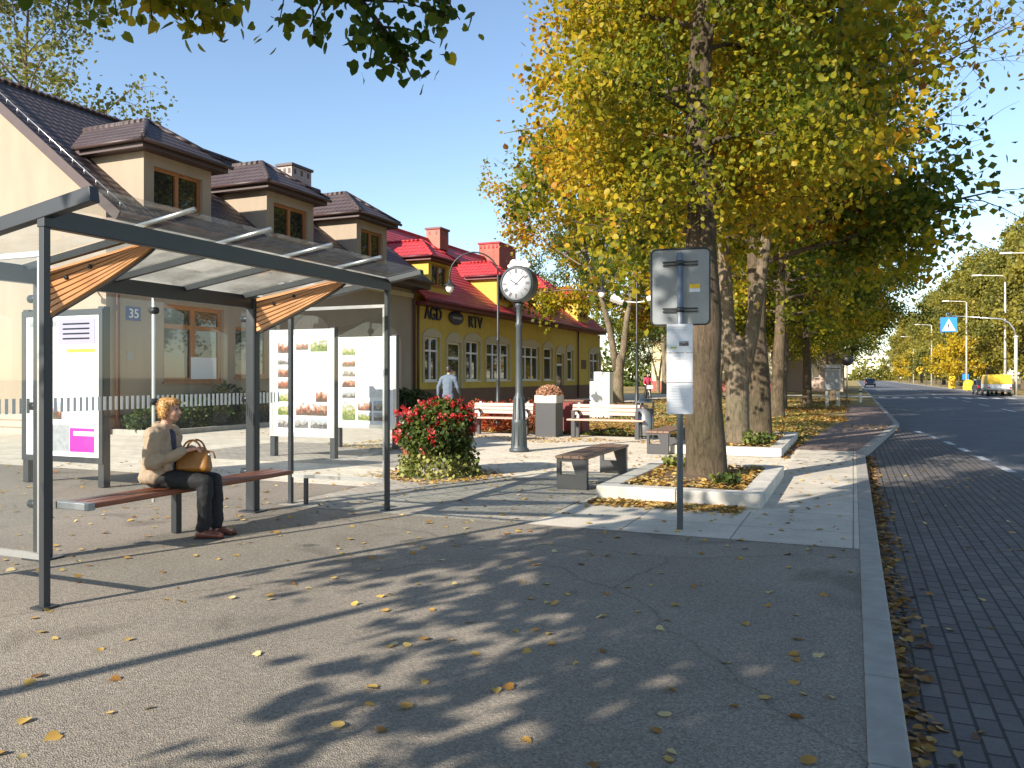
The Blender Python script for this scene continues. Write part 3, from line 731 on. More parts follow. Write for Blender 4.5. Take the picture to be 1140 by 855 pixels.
# verge boards on the near gable
fb.bar((EX, BY0 - VO - .02, EZ - .12), (RX, BY0 - VO - .02, RZ - .12), .05, .26); fb.bar((2 * RX - EX, BY0 - VO - .02, EZ - .12), (RX, BY0 - VO - .02, RZ - .12), .05, .26)
fb.build('fascia', M['fascia'], roof, world=True)
lc = MB()   # lightning conductor rail beside the verge
P0, P1 = Vector((EX, BY0 - .16, EZ + .14)), Vector((RX, BY0 - .16, RZ + .14))
lc.tube([P0, P1], .016, 6)
for i in range(14):
    q = P0.lerp(P1, (i + .5) / 14); lc.tube([q - Vector((0, 0, .15)), q + Vector((0, 0, .03))], .014, 5)
lc.build('conductor_rail', M['alu'], roof, world=True)
def dormer(house, D, y0, y1, ztop, zbot, wallm, tilem, fasm, zr, over, inset, back, win=True, winm=None, wz=None, cols=2):
    mb = MB()
    mb.face([(D, y0, zbot), (back, y0, zbot), (back, y0, ztop), (D, y0, ztop)]); mb.face([(D, y1, zbot), (D, y1, ztop), (back, y1, ztop), (back, y1, zbot)])
    m_ = (y1 - y0) * .14
    op = [(y0 + m_, y1 - m_, wz[0], wz[1])] if win else []
    wall_x(mb, D, y0, y1, zbot, ztop, op, .2)
    dd = mb.build('dormer', wallm, house, world=True, fix=False)
    r_ = MB(); A, B, T, Tb = hiproof(r_, back, D + over, y0 - over, y1 + over, ztop + .12, zr, inset, back - .8)
    for p in (A, B): r_.tube([p, T], .085, 6)
    r_.tube([T, Tb], .085, 6); r_.ell(A, .10, 8, 6)
    r_.build('dormer_roof', tilem, dd, world=True, fix=False)
    g = MB(); x1 = D + over
    g.box(back, x1 - .06, y0 - over + .06, y1 + over - .06, ztop - .1, ztop + .06)
    g.tube([(x1 + .03, y0 - over - .03, ztop + .07), (x1 + .03, y1 + over + .03, ztop + .07)], .06, 8)
    g.tube([(back + .9, y0 - over - .03, ztop + .07), (x1 + .03, y0 - over - .03, ztop + .07)], .06, 8)
    g.build('eaves', fasm, dd, world=True)
    if win: window_x(dd, D, op[0][0], op[0][1], op[0][2], op[0][3], winm, cols, sill=True, bar=.09)
    return dd
DX = -17.65
for pa, pb_ in ((160, 235), (297, 349), (397, 430.5)):
    y0 = yat(pa, DX); y1 = yat(pb_, DX)
    dormer(hb, DX, y0, y1, 7.72, 5.9, M['beige'], M['browntile'], M['fascia'], 8.95, .40, 1.65, -20.6, True, M['timber'], (6.2, 7.3))
def chimney(parent, x, y, w, l, z0, z1, m, capm, holes=3, name='chimney'):
    c = MB().box(x - w / 2, x + w / 2, y - l / 2, y + l / 2, z0, z1)
    o = c.build(name, m, parent, world=True)
    k_ = MB().box(x - w / 2 - .07, x + w / 2 + .07, y - l / 2 - .07, y + l / 2 + .07, z1 + .002, z1 + .11)
    for i in range(holes):
        yy = y - l / 2 + l * (i + .5) / holes; k_.box(x + w / 2 + .002, x + w / 2 + .012, yy - .07, yy + .07, z1 - .32, z1 - .1)
        xx = x - w / 2 + w * (i + .5) / holes; k_.box(xx - .06, xx + .06, y - l / 2 - .012, y - l / 2 - .002, z1 - .32, z1 - .1)
    k_.build('chimney_cap', capm, o, world=True)
    return o
cy_ = yat(328, -22.4); chimney(hb, -22.4, cy_, .75, 1.35, 9.2, zat(328, 189, -22.4, cy_), M['render'], M['fascia'])
# windows, doors
def shop_parts(): pass
window_x(hb, F, *w1, M['timber'], 2, transom=w1[2] + (w1[3] - w1[2]) * .72, bar=.12)
window_x(hb, F, *wins[0], M['timber'], 2, bar=.1)
def door_x(parent, F, y0, y1, z0, z1, m, glass=True, transom=None):
    mb = MB().box(F - .16, F - .10, y0 + .003, y1 - .003, z0 + .003, z1 - .003)
    dr = mb.build('door', m, parent, world=True)
    if glass:
        g = MB(); zt = transom or z1 - .55
        g.box(F - .097, F - .09, y0 + .12, y1 - .12, z0 + .35, zt - .08); g.box(F - .097, F - .09, y0 + .12, y1 - .12, zt + .06, z1 - .1)
        g.build('pane', M['pane'], dr, world=True)
    h = MB().tube([(F - .09, y1 - .08, z0 + .95), (F - .04, y1 - .08, z0 + .95), (F - .04, y1 - .2, z0 + .95)], .014, 6).build('handle', M['alu'], dr, world=True)
    return dr
def arch_trim(mb, F, y0, y1, z0, z1, rise, w=.16, t=.05, legs=True):
    """moulded surround: two jambs and a segmental head"""
    if legs:
        mb.box(F + .002, F + t, y0 - w, y0, z0, z1); mb.box(F + .002, F + t, y1, y1 + w, z0, z1)
    n = 10; ym = (y0 + y1) / 2; hw = (y1 - y0) / 2 + w
    pts = [(ym - hw * math.cos(math.pi * k / n), z1 + .004 + rise * math.sin(math.pi * k / n)) for k in range(n + 1)]
    poly = [(F + .002, y, z) for y, z in pts]
    mb.prism(poly, (t, 0, 0))
for dd_ in doors:
    door_x(hb, F, *dd_, M['timber'])
    t = MB(); arch_trim(t, F, dd_[0], dd_[1], dd_[2], dd_[3], .75, .2); t.build('door_surround', M['pinkwall'], hb, world=True)
dp = MB().tube([(F + .10, yat(128, F), .1), (F + .10, yat(128, F), EZ - .35), (EX - .1, yat(128, F), EZ - .2)], .055, 8).build('downpipe', M['brownmetal'], hb, world=True)
dp = MB().tube([(F + .10, BY1 - .15, .1), (F + .10, BY1 - .15, EZ - .4), (EX - .05, BY1 - .15, EZ - .2)], .06, 8).build('downpipe', M['brownmetal'], hb, world=True)
py0, py1 = yat(140, F), yat(156, F); pz0, pz1 = zat(148, 357, F), zat(148, 342, F)
pl = MB().box(F + .002, F + .03, py0, py1, pz0, pz1).build('number_plate', M['platblue'], hb, world=True, bevel=.01)
text_obj('numeral', '35', (pz1 - pz0) * .95, M['whitepaint'], pl, Vector((F + .034, (py0 + py1) / 2, (pz0 + pz1) / 2)) - WL[hb], (R(90), 0, R(90)), .004)
ny0, ny1 = yat(212, F - .1), yat(240, F - .1)
MB().box(F - .085, F - .07, ny0, ny1, zat(226, 422, F - .1), zat(226, 398, F - .1)).build('notice', M['white'], hb, world=True)
nb = MB().box(F + .002, F + .02, yat(141, F), yat(147, F), zat(144, 401, F), zat(144, 391, F)).build('meter_box', M['greyprint'], hb, world=True)
# security camera bracketed to the lit gable, a metre left of the corner
gx = -18.35; gzc = zat(92, 325, gx, BY0)
cam = MB().bar((gx, BY0 - .42, gzc), (gx + .32, BY0 - .5, gzc - .05), .11, .1); cam.tube([(gx, BY0 - .005, gzc + .05), (gx, BY0 - .3, gzc + .08), (gx + .1, BY0 - .42, gzc)], .025, 6)
cam.build('security_camera', M['whitepaint'], hb, world=True)
st = MB()
for i in range(3): st.box(-22.2 - .0, -19.4 + .0 - .25 * i, BY0 - .95 + .3 * i, BY0 - .052, 0.004 + .17 * i, .17 * (i + 1))
st.build('step', M['pinkwall'], hb, world=True, bevel=.01)

# ---------------- yellow building
YY0, YY1 = BY1 + .03, yat(674, -17.4)
hy = thing('yellow_shop_building', 'long yellow shop building with red tiled roof, dormers and arched white windows', 'shop building', (F, YY0, 0))
YEX, YEZ, YRX, YRZ = -17.35, 5.0, -23.0, 9.55
ysplit = yat(642, F)
yw = []
for a, b_, cols in ((472, 489, 2), (518, 534, 2), (541, 567, 3), (579, 600, 3), (605, 615, 1), (631, 638, 1), (656, 668, 2)):
    yw.append((yat(a, F), yat(b_, F), 1.32, 3.35, cols))
yd = [(yat(498, F), yat(513, F), .1, 3.2), (yat(619, F), yat(627.5, F), .1, 3.1)]
mb = MB(); wall_x(mb, F, YY0, YY1, 0, 4.72, [o[:4] for o in yw] + yd)
XB2 = 2 * YRX - F; gz2 = YRZ - (F - YRX) * (YRZ - YEZ) / (YEX - YRX) - .12
for yy in (YY0, YY1): mb.face([(F, yy, 0), (XB2, yy, 0), (XB2, yy, gz2), (YRX, yy, YRZ - .1), (F, yy, gz2)])
mb.face([(XB2, YY0, 0), (XB2, YY1, 0), (XB2, YY1, gz2), (XB2, YY0, gz2)]); mb.face([(F, YY0, 4.72), (F, YY1, 4.72), (F, YY1, gz2), (F, YY0, gz2)])
mb.build('wall', M['ochre'], hy, world=True, fix=False)
MB().box(F - .02, F + .06, YY0 + .02, YY1, 0, .95).build('plinth', M['plinth'], hy, world=True)
rb = MB()
for sgn in (1, -1):
    ex = YEX if sgn > 0 else 2 * YRX - YEX
    a, b_, c, e = (ex, YY0, YEZ), (ex, YY1 + .35, YEZ), (YRX, YY1 + .35, YRZ), (YRX, YY0, YRZ)
    rb.face([a, b_, c, e]); rb.face([dn(a), dn(e), dn(c), dn(b_)]); rb.face([a, e, dn(e), dn(a)]); rb.face([b_, dn(b_), dn(c), c]); rb.face([a, dn(a), dn(b_), b_])
rb.tube([(YRX, YY0, YRZ + .02), (YRX, YY1 + .35, YRZ + .02)], .11, 8)
roof = rb.build('roof', M['redtile'], hy, world=True, fix=False)
fb = MB().box(F + .005, YEX - .04, YY0 + .02, YY1 + .2, YEZ - .27, YEZ - .11); fb.tube([(YEX + .05, YY0 + .02, YEZ - .06), (YEX + .05, YY1 + .3, YEZ - .06)], .075, 10)
fb.build('gutter', M['redfascia'], roof, world=True)
for pa, pb_ in ((625, 633), (636, 645)):
    ya, yb = yat(pa, -19.2), yat(pb_, -19.2); s = (YRZ - YEZ) / (YEX - YRX)
    zz = lambda x: YEZ + (YEX - x) * s
    sk = MB().prism([(-18.6, ya, zz(-18.6) + .01), (-18.6, yb, zz(-18.6) + .01), (-19.9, yb, zz(-19.9) + .01), (-19.9, ya, zz(-19.9) + .01)], (.06, 0, .08))
    so = sk.build('skylight', M['whiteframe'], roof, world=True)
YD = -17.9
for y0, y1 in ((yat(477, YD), yat(477, YD) + 2.2), (yat(553, YD), yat(553, YD) + 2.2), (yat(606, YD), yat(606, YD) + 2.2), (yat(655, YD) - 2.4, yat(655, YD))):
    dormer(hy, YD, y0, y1, 6.95, 5.2, M['ochre'], M['redtile'], M['redfascia'], 8.0, .32, 1.3, -20.6, True, M['timber'], (5.75, 6.75))
cy_ = yat(487, -22.6); chimney(hy, -22.6, cy_, .9, 1.1, 9.0, zat(487, 257, -22.6, cy_), M['brick'], M['redfascia'], 2)
cy_ = yat(554, -22.6); chimney(hy, -22.6, cy_, 1.5, 2.9, 8.8, zat(554, 275, -22.6, cy_), M['brick'], M['redtile'], 5)
for a, b_, c, e, cols in yw:
    w_ = window_x(hy, F, a, b_, c, e, M['whiteframe'], cols, transom=e - .62, bar=.085)
    t = MB(); arch_trim(t, F, a, b_, c - .05, e, .42, .17); t.build('window_surround', M['trim'], hy, world=True)
for q in yd:
    door_x(hy, F, *q, M['whiteframe'], True, q[3] - .75)
    t = MB(); arch_trim(t, F, q[0], q[1], .96, q[3], .5, .16); t.build('door_surround', M['trim'], hy, world=True)
MB().tube([(F + .12, YY0 + .14, .1), (F + .12, YY0 + .14, YEZ - .2)], .06, 8).build('downpipe', M['brownmetal'], hy, world=True)
MB().tube([(F + .12, ysplit, .1), (F + .12, ysplit, YEZ - .2)], .06, 8).build('downpipe', M['brownmetal'], hy, world=True)
def sign_text(s, pa, pb_, pya, pyb, m):
    ya, yb = yat(pa, F), yat(pb_, F); pm = (pa + pb_) / 2; za, zb = zat(pm, pyb, F), zat(pm, pya, F)
    o = text_obj('sign_lettering', s, (zb - za) * 1.38, m, hy, Vector((F + .04, (ya + yb) / 2, (za + zb) / 2)) - WL[hy], (R(90), 0, R(90)), .03)
    bx = [v[0] for v in o.bound_box]; o.scale[0] = (yb - ya) / (max(bx) - min(bx))
sign_text('AGD', 472, 491, 343, 357, M['navy']); sign_text('RTV', 521, 536, 353, 366, M['navy'])
ya, yb = yat(498.5, F), yat(515, F); za = zat(506, 354, F)
lg = MB().ell((F + .06, (ya + yb) / 2, za), (.06, (yb - ya) / 2, .34), 24, 10).build('logo_sign', M['navy'], hy, world=True)
MB().box(F + .115, F + .125, ya + .3, yb - .3, za - .06, za + .05).build('logo_band', M['greyprint'], lg, world=True)
pq = yat(647, F); MB().box(F + .003, F + .03, pq, pq + 1.1, 2.1, 2.75).build('wall_plaque', M['plinth'], hy, world=True)

# ---------------- far houses
def simple_house(name, label, loc, w, l, eave, ridge, wm, rm, wins, axis='y', plinthm=None, wf=None):
    h = thing(name, label, 'house', loc)
    mb = MB()
    prof = [(-w / 2, 0), (w / 2, 0), (w / 2, eave), (0, ridge), (-w / 2, eave)]
    mb.prism([(x, 0, z) for x, z in prof], (0, l, 0)); mb.build('wall', wm, h)
    r_ = MB(); o_ = .35; s_ = (ridge - eave) / (w / 2)
    for s in (1, -1):
        e0 = (s * (w / 2 + o_), -o_, eave - s_ * o_ + .06); t0 = (0, -o_, ridge + .06)
        r_.prism([e0, t0, (t0[0], t0[1], t0[2] + .12), (e0[0], e0[1], e0[2] + .12)], (0, l + 2 * o_, 0))
    r_.build('roof', rm, h)
    if plinthm: MB().box(-w / 2 - .04, w / 2 + .04, -.04, l + .04, 0, 1.1).build('plinth', plinthm, h)
    for (x, z, ww, hh) in wins:
        f_ = MB(); f_.box(x - ww / 2, x + ww / 2, -.06, -.003, z, z + .08); f_.box(x - ww / 2, x + ww / 2, -.06, -.003, z + hh - .08, z + hh)
        for q in (x - ww / 2, x - .04, x + ww / 2 - .08): f_.box(q, q + .08, -.057, -.004, z + .08, z + hh - .08)
        fo = f_.build('window', M['whiteframe'], h)
        MB().box(x - ww / 2 + .02, x + ww / 2 - .02, -.03, -.002, z + .02, z + hh - .02).build('pane', M['pane'], fo)
    return h
simple_house('far_house', 'pale yellow house with brick plinth glimpsed between trunks beyond the cyclist', (-13.5, 86, 0), 13, 12, 7.5, 11, M['ochrewall'], M['browntile'],
             [(2.6, 2.2, 1.6, 1.8), (-1.0, 2.2, 1.6, 1.8), (2.6, 5.2, 1.6, 1.6), (-1.0, 5.2, 1.6, 1.6)], plinthm=M['brick'])
simple_house('gabled_house', 'dull pink walled house behind the last trunks of the tree row', (-5.5, 92, 0), 9, 16, 4.2, 7.4, M['pinkwall'], M['browntile'], [(1.5, 1.4, 1.4, 1.5), (-2, 1.4, 1.4, 1.5)])
# ================================================================== BUS SHELTER
SB = Vector((-6.16, 5.75, 0))
sh = thing('bus_shelter', 'open glass and dark steel bus shelter with orange slatted brackets', 'bus shelter', SB)
XF, XR, XE = -4.83, -6.16, -4.38          # front posts, rear columns, roof's front edge
Y0_, Y1_ = 3.65, 7.83                       # end panels
YC = (4.64, 7.17)                           # rear columns
def zr(x): return 2.61 + .15 * (x - XF)     # underside of the glass
for yc in YC:
    c = MB().box(XR - .065, XR + .065, yc - .05, yc + .05, 0.012, zr(XR) - .03).build('column', M['shelter'], sh, world=True, bevel=.02)
    MB().box(XR - .12, XR + .12, yc - .1, yc + .1, .004, .02).build('base_plate', M['shelter'], c, world=True)
for (x, yy) in ((XF, Y0_), (XF, Y1_), (XR, Y0_), (XR, Y1_)):
    p = MB().box(x - .025, x + .025, yy - .025, yy + .025, .012, zr(x) - .04).build('post', M['shelter'], sh, world=True, bevel=.006)
    MB().box(x - .06, x + .06, yy - .06, yy + .06, .004, .018).build('base_plate', M['shelter'], p, world=True)
bm_ = MB().box(XF - .035, XF + .035, Y0_ - .03, Y1_ + .03, zr(XF) - .14, zr(XF) - .01).build('front_beam', M['shelter'], sh, world=True, bevel=.006)
MB().box(XR - .04, XR + .04, Y0_ - .03, Y1_ + .03, zr(XR) - .15, zr(XR) - .01).build('rear_beam', M['shelter'], sh, world=True, bevel=.006)
XB_ = XR - .12
for yy in (Y0_, Y1_):
    MB().bar((XB_, yy, zr(XB_) - .045), (XE, yy, zr(XE) - (.03 if yy == Y0_ else .02)), .07, .10 if yy == Y0_ else .06).build('end_beam', M['shelter'], sh, world=True, bevel=.006)
ysp = [Y0_ + (Y1_ - Y0_) * k / 5 for k in range(6)]
for yy in ysp[1:-1]:
    r_ = MB().bar((XB_, yy, zr(XB_) - .03), (XF - .04, yy, zr(XF - .04) - .03), .045, .055).build('rafter', M['shelter'], sh, world=True)
    MB().tube([(XF - .12, yy, zr(XF - .12) + .035), (XE, yy, zr(XE) + .035)], .02, 8).build('glazing_bar', M['alu'], r_, world=True)
for a, b_ in zip(ysp, ysp[1:]):
    g = MB(); e = .006
    def q(xa, xb): return [(xa, a + e, zr(xa) + .012), (xb, a + e, zr(xb) + .012), (xb, b_ - e, zr(xb) + .012), (xa, b_ - e, zr(xa) + .012)]
    g.mat(0).face(q(XB_, XF)).mat(1).face(q(XF, XE)).build('roof_glass', [M['fritglass'], M['roofglass']], sh, world=True)
# slatted brackets sweeping from column tops to the front beam
for yc in YC:
    s_ = MB(); n = 7; L = XF - .04 - (XR + .076)
    x0 = XR + .077; ztop0, ztop1 = zr(x0) - .05, zr(XF) - .05
    for i in range(n):
        f0, f1 = i / n, (i + .72) / n
        ncut = 12
        up, lo = [], []
        for k in range(ncut + 1):
            t = k / ncut; x = x0 + L * t; depth = .36 * (1 - t) ** .75 + .02
            zt = ztop0 + (ztop1 - ztop0) * t
            up.append((x, zt - depth * f0)); lo.append((x, zt - depth * f1))
        for k in range(ncut):
            pts = [(up[k][0], yc - .03, up[k][1]), (up[k + 1][0], yc - .03, up[k + 1][1]), (lo[k + 1][0], yc - .03, lo[k + 1][1]), (lo[k][0], yc - .03, lo[k][1])]
            s_.prism(pts, (0, .06, 0))
    br = s_.build('slatted_bracket', M['slat'], sh, world=True)
    fr = MB(); pts = []
    for k in range(13):
        t = k / 12; x = x0 + L * t; pts.append((x, yc, ztop0 + (ztop1 - ztop0) * t - (.36 * (1 - t) ** .75 + .03)))
    fr.tube(pts, .010, 6)
    for (t, f) in ((.2, .35), (.42, .3)):
        x = x0 + L * t; z = ztop0 + (ztop1 - ztop0) * t - .36 * (1 - t) ** .75 * f
        fr.tube([(x, yc - .045, z), (x, yc - .03, z)], .018, 8)
    fr.build('bracket_rib', M['shelter'], br, world=True)
# rear glass with the frosted safety stripe
XG = XR - .13
for a, b_ in ((Y0_ + .04, 5.895), (5.915, Y1_ - .04)):
    g = MB().face([(XG, a, .28), (XG, b_, .28), (XG, b_, 2.3), (XG, a, 2.3)]).build('rear_glass', M['glass'], sh, world=True)
    t = MB(); yy = a + .03
    while yy < b_ - .03:
        t.box(XG + .002, XG + .003, yy, yy + .03, 1.20, 1.325); yy += .062
    t.build('safety_stripe', M['stripe'], g, world=True)
jt = MB().box(XG - .012, XG + .012, 5.895, 5.915, .28, 2.3).build('glass_joint', M['alu'], sh, world=True)
for yc in (4.64, 5.905, 7.17):
    for zc in (.45, 1.26, 2.15):
        MB().tube([(XG - .02, yc, zc), (XR - .03 if yc != 5.905 else XG + .04, yc, zc)], .035, 10).build('clamp', M['shelter'], sh, world=True)
# side glass panels
for yy in (Y0_, Y1_):
    g = MB().face([(XR + .05, yy, .36), (XF - .05, yy, .36), (XF - .05, yy, 2.28), (XR + .05, yy, 2.28)]).build('side_glass', M['glass'], sh, world=True)
    f = MB()
    f.box(XR + .026, XF - .026, yy - .014, yy + .014, .315, .355); f.box(XR + .026, XF - .026, yy - .014, yy + .014, 2.285, 2.32)
    f.box(XF - .052, XF - .027, yy - .014, yy + .014, .36, 2.28)
    f.build('glass_frame', M['alu'], g, world=True)
MB().box(XR + .2, XR + .24, Y1_ - .02, Y1_ + .02, .004, .312).build('panel_leg', M['shelter'], sh, world=True)
# bench carried by the columns
bs = MB()
for i in range(3): bs.box(-6.06 + .118 * i, -6.06 + .118 * i + .112, 4.76, 7.30, .425, .472)
seat = bs.build('bench_seat', M['benchwood'], sh, world=True, bevel=.016)
MB().box(-6.02, -5.95, 5.86, 5.93, .012, .42).build('bench_leg', M['shelter'], seat, world=True, bevel=.006)
MB().box(-6.08, -5.70, 4.69, 4.757, .415, .475).build('end_bracket', M['zinc'], seat, world=True, bevel=.006)

# ================================================================== WOMAN ON THE BENCH
HD = R(21)
def fig(name, label, loc, rz, group=None): return thing(name, label, 'person', loc, rz, group)
wo = fig('person', 'woman in beige jacket and dark trousers seated on the bench holding a bag', (-6.0, 5.72, 0), HD)
S = .472
def cap(*a): return list(a)
hy_ = R(12)
hd = Vector((.085, .0, 1.185))
body = [
    cap(((.0, .06, S + .11), (.10, .09, .07)), ((.0, -.06, S + .11), (.10, .09, .07))),
    cap(((.0, 0, S + .14), (.11, .15, .10)), ((.02, 0, .92), (.10, .155, .12))),
    cap(((.02, .13, .96), .06), ((.02, -.13, .96), .06), ((.02, 0, 1.0), .07)),
    cap(((.035, 0, 1.0), .055), ((.07, 0, 1.12), .052)),
    # head: skull, face, jaw, nose, ears
    cap((tuple(hd + Vector((-.012, 0, .025))), (.092, .075, .088)), (tuple(hd + Vector((.03, 0, -.035))), (.062, .060, .07))),
    cap((tuple(hd + Vector((.035, 0, -.075))), (.045, .045, .03)), (tuple(hd + Vector((.06, 0, -.075))), .025)),
    cap((tuple(hd + Vector((.082, 0, .015))), .011), (tuple(hd + Vector((.101, 0, -.02))), .0145)), cap((tuple(hd + Vector((.055, .03, -.025))), .032), (tuple(hd + Vector((.055, -.03, -.025))), .032)),
    cap((tuple(hd + Vector((.0, .074, -.01))), (.018, .008, .028))), cap((tuple(hd + Vector((.0, -.074, -.01))), (.018, .008, .028))),
]
for s in (-1, 1):
    hip, knee, ank = (.03, s * .09, S + .085), (.46, s * .095, S + .06), (.44 + (.05 if s > 0 else 0), s * .09, .10)
    body += [cap((hip, .072), (knee, .056)), cap((knee, .06), (ank, .042)), cap((ank, .042), ((ank[0] + .02, ank[1], .05), .04)), cap(((ank[0] + .0, ank[1], .045), .04), ((ank[0] + .15, ank[1], .035), .03))]
    sho, elb, wr = (.02, s * .185, .965), (.02, s * .235, .72), (.27, s * .10, .815)
    body += [cap((sho, .055), (elb, .042)), cap((elb, .042), (wr, .028))]
    palm = Vector((.335, s * .06, .83))
    body += [cap((wr, (.026, .028, .02)), (tuple(palm), (.035, .034, .017)))]
    for i, (fl, off) in enumerate(((.058, .028), (.068, .010), (.064, -.009), (.05, -.026))):
        b0 = palm + Vector((.025, off, .004)); b1 = b0 + Vector((fl * .55, -s * .006, -.004)); b2 = b1 + Vector((fl * .28, -s * .004, -fl * .55))
        body += [cap((tuple(b0), .0095), (tuple(b1), .0085)), cap((tuple(b1), .0085), (tuple(b2), .007))]
    tb = palm + Vector((-.01, -s * .03, 0)); body += [cap((tuple(tb), .011), (tuple(tb + Vector((.035, -s * .022, .004))), .0095)), cap((tuple(tb + Vector((.035, -s * .022, .004))), .0095), (tuple(tb + Vector((.058, -s * .02, -.018))), .008))]
blob('body', body, .0085, M['skin'], wo, 2)
jk = [
    cap(((-.015, 0, S + .095), (.185, .215, .09)), ((.0, 0, S + .28), (.145, .19, .12))),
    cap(((.0, 0, S + .28), (.145, .19, .12)), ((.0, 0, .95), (.115, .175, .09))),
    cap(((.01, .15, .975), .075), ((.01, -.15, .975), .075), ((.01, 0, 1.02), (.085, .09, .05))),
]
for s in (-1, 1):
    jk += [cap(((.02, s * .19, .965), .082), ((.02, s * .245, .715), .068)), cap(((.02, s * .245, .715), .068), ((.25, s * .115, .81), .047))]
    jk += [cap(((.06, s * .03, 1.055), .022), ((.10, s * .075, .93), .026)), cap(((-.05, s * .02, 1.06), .026), ((.06, s * .045, 1.055), .022))]
    jk += [cap(((.125, s * .125, S + .175), (.045, .06, .03)), ((.085, s * .11, .90), (.05, .06, .03)))]
wrinkle(blob('jacket', jk, .011, M['jacket'], wo, 3), .10, .060)
blob('blouse', [cap(((.085, 0, S + .16), (.075, .10, .08)), ((.075, 0, .96), (.06, .08, .06)))], .01, M['blouse'], wo, 3)
tr = [cap(((.02, .07, S + .085), (.14, .125, .095)), ((.02, -.07, S + .085), (.14, .125, .095)))]
for s in (-1, 1):
    kx = .44 + (.05 if s > 0 else 0)
    tr += [cap(((.04, s * .09, S + .09), .098), ((.46, s * .095, S + .055), .077)), cap(((.465, s * .095, S + .05), .075), ((kx + .01, s * .09, .15), .062)), cap(((kx + .01, s * .09, .16), .06), ((kx, s * .09, .115), .066))]
wrinkle(blob('trousers', tr, .011, M['trousers'], wo, 3), .09, .035)
for s in (-1, 1):
    ax = .44 + (.05 if s > 0 else 0)
    so = blob('shoe', [cap(((ax - .03, s * .09, .045), (.045, .04, .042)), ((ax + .06, s * .093, .045), (.05, .045, .042))), cap(((ax + .06, s * .093, .042), (.045, .045, .036)), ((ax + .155, s * .1, .034), (.045, .04, .028))),
               cap(((ax - .01, s * .09, .06), (.045, .042, .03)), ((ax, s * .09, .12), (.045, .045, .02)))], .009, M['shoe'], wo, 2)
    MB().box(ax - .075, ax + .19, s * .093 - .04, s * .093 + .04, .004, .016).build('sole', M['rubber'], so, bevel=.006)
hr = [cap((tuple(hd + Vector((-.028, 0, .045))), (.092, .083, .082)), (tuple(hd + Vector((-.042, 0, -.01))), (.07, .08, .07))),
      cap((tuple(hd + Vector((.03, 0, .092))), (.055, .062, .03)), (tuple(hd + Vector((-.045, 0, .095))), (.055, .065, .036))),
      cap((tuple(hd + Vector((.062, .03, .082))), .026), (tuple(hd + Vector((.05, -.035, .085))), .03))]
for s in (-1, 1): hr += [cap((tuple(hd + Vector((-.005, s * .078, .03))), (.035, .016, .045)), (tuple(hd + Vector((-.03, s * .076, -.04))), (.03, .016, .035)))]
ho = blob('hair', hr, .009, M['hair'], wo, 2)
rgh = np.random.default_rng(12); vv = np.array([tuple(v.co) for v in ho.data.vertices]); vn = np.array([tuple(v.normal) for v in ho.data.vertices])
pk_ = rgh.choice(len(vv), 1500); T_HAIR = (np.array([(0, 0, 0), (.13, .5, .10), (0, 1, .02), (-.13, .5, .10)]), [(0, 1, 2, 3)])
hs_ = leaves('hair_lock', vv[pk_] - vn[pk_] * .006, .030, rgh, M['hairlock'], ho, droop=.9, nrm=vn[pk_] * 3, tmpl=T_HAIR)
hs_['kind'] = 'stuff'
for s in (-1, 1): MB().ell(hd + Vector((.079, s * .03, .018)), (.011, .014, .008), 10, 6).build('eye', M['eye'], wo)
MB().ell(hd + Vector((.087, 0, -.052)), (.009, .022, .008), 10, 6).build('mouth', M['lip'], wo)
# handbag on her lap
bg = thing('handbag', 'tan leather handbag resting on the seated woman\'s lap under her hands', 'bag', wo.matrix_world @ Vector((0, 0, 0)), HD)
bg.location = Vector((-6.0, 5.72, 0)) + Matrix.Rotation(HD, 3, 'Z') @ Vector((.32, -.01, S + .135))
blob('body', [cap(((-.12, .0, .05), (.05, .075, .05)), ((.12, 0, .05), (.05, .075, .05)), ((-.10, 0, .19), (.05, .035, .025)), ((.10, 0, .19), (.05, .035, .025)))], .009, M['bag'], bg, 3)
for s in (-1, 1):
    pts = [Vector((.09 * math.cos(a), s * .045, .19 + .115 * math.sin(a))) for a in [math.pi * k / 12 for k in range(13)]]
    MB().tube(pts, .0095, 8).build('handle', M['bag'], bg)
MB().tube([(.13, 0, .2), (.18, .01, .19), (.2, .01, .13)], .008, 6).build('strap', M['bag'], bg)
MB().ell((.155, -.02, .17), .014, 8, 6).build('buckle', M['alu'], bg)

# ================================================================== INFORMATION BOARDS
def board(label, x0, x1, yb, zb, zt, style, dark=M['shelter']):
    x0 += .06; x1 -= .08
    t = thing('information_board', label, 'information board', ((x0 + x1) / 2, yb, 0), 0, 'information boards on the plaza')
    w = (x1 - x0) / 2
    for s in (-1, 1):
        l = MB().box(s * w - .055, s * w + .055, -.055, .055, .008, zt + .06).build('leg', dark, t, bevel=.008)
    MB().box(-w + .056, w - .056, -.04, .04, zb, zt).build('cabinet', dark, t, bevel=.006)
    f = MB(); W = w + .05
    f.box(-W, W, -.075, -.058, zt - .05, zt + .03); f.box(-W, W, -.075, -.058, zb - .03, zb + .05); f.box(-W, -W + .07, -.075, -.058, zb + .051, zt - .051); f.box(W - .07, W, -.075, -.058, zb + .051, zt - .051)
    f.build('frame', M['alu'] if style else M['shelter'], t)
    MB().box(-w + .02, w - .02, -.062, -.057, zb + .05, zt - .05).build('poster', M['white'], t)
    def pic(xa, xb, za, zb_, m, name='photo'):
        H_ = zt - zb
        return MB().box(-w + .06 + (2 * w - .12) * xa, -w + .06 + (2 * w - .12) * xb, -.068, -.063, zt - .06 - (H_ - .12) * zb_, zt - .06 - (H_ - .12) * za).build(name, m, t)
    return t, pic
zt_, zb_ = 2.36, .42
t, pic = board('white photo board nearest the shelter, its left photo column beside a blank middle', -10.2, -8.7, 12.4, zb_, zt_, 1)
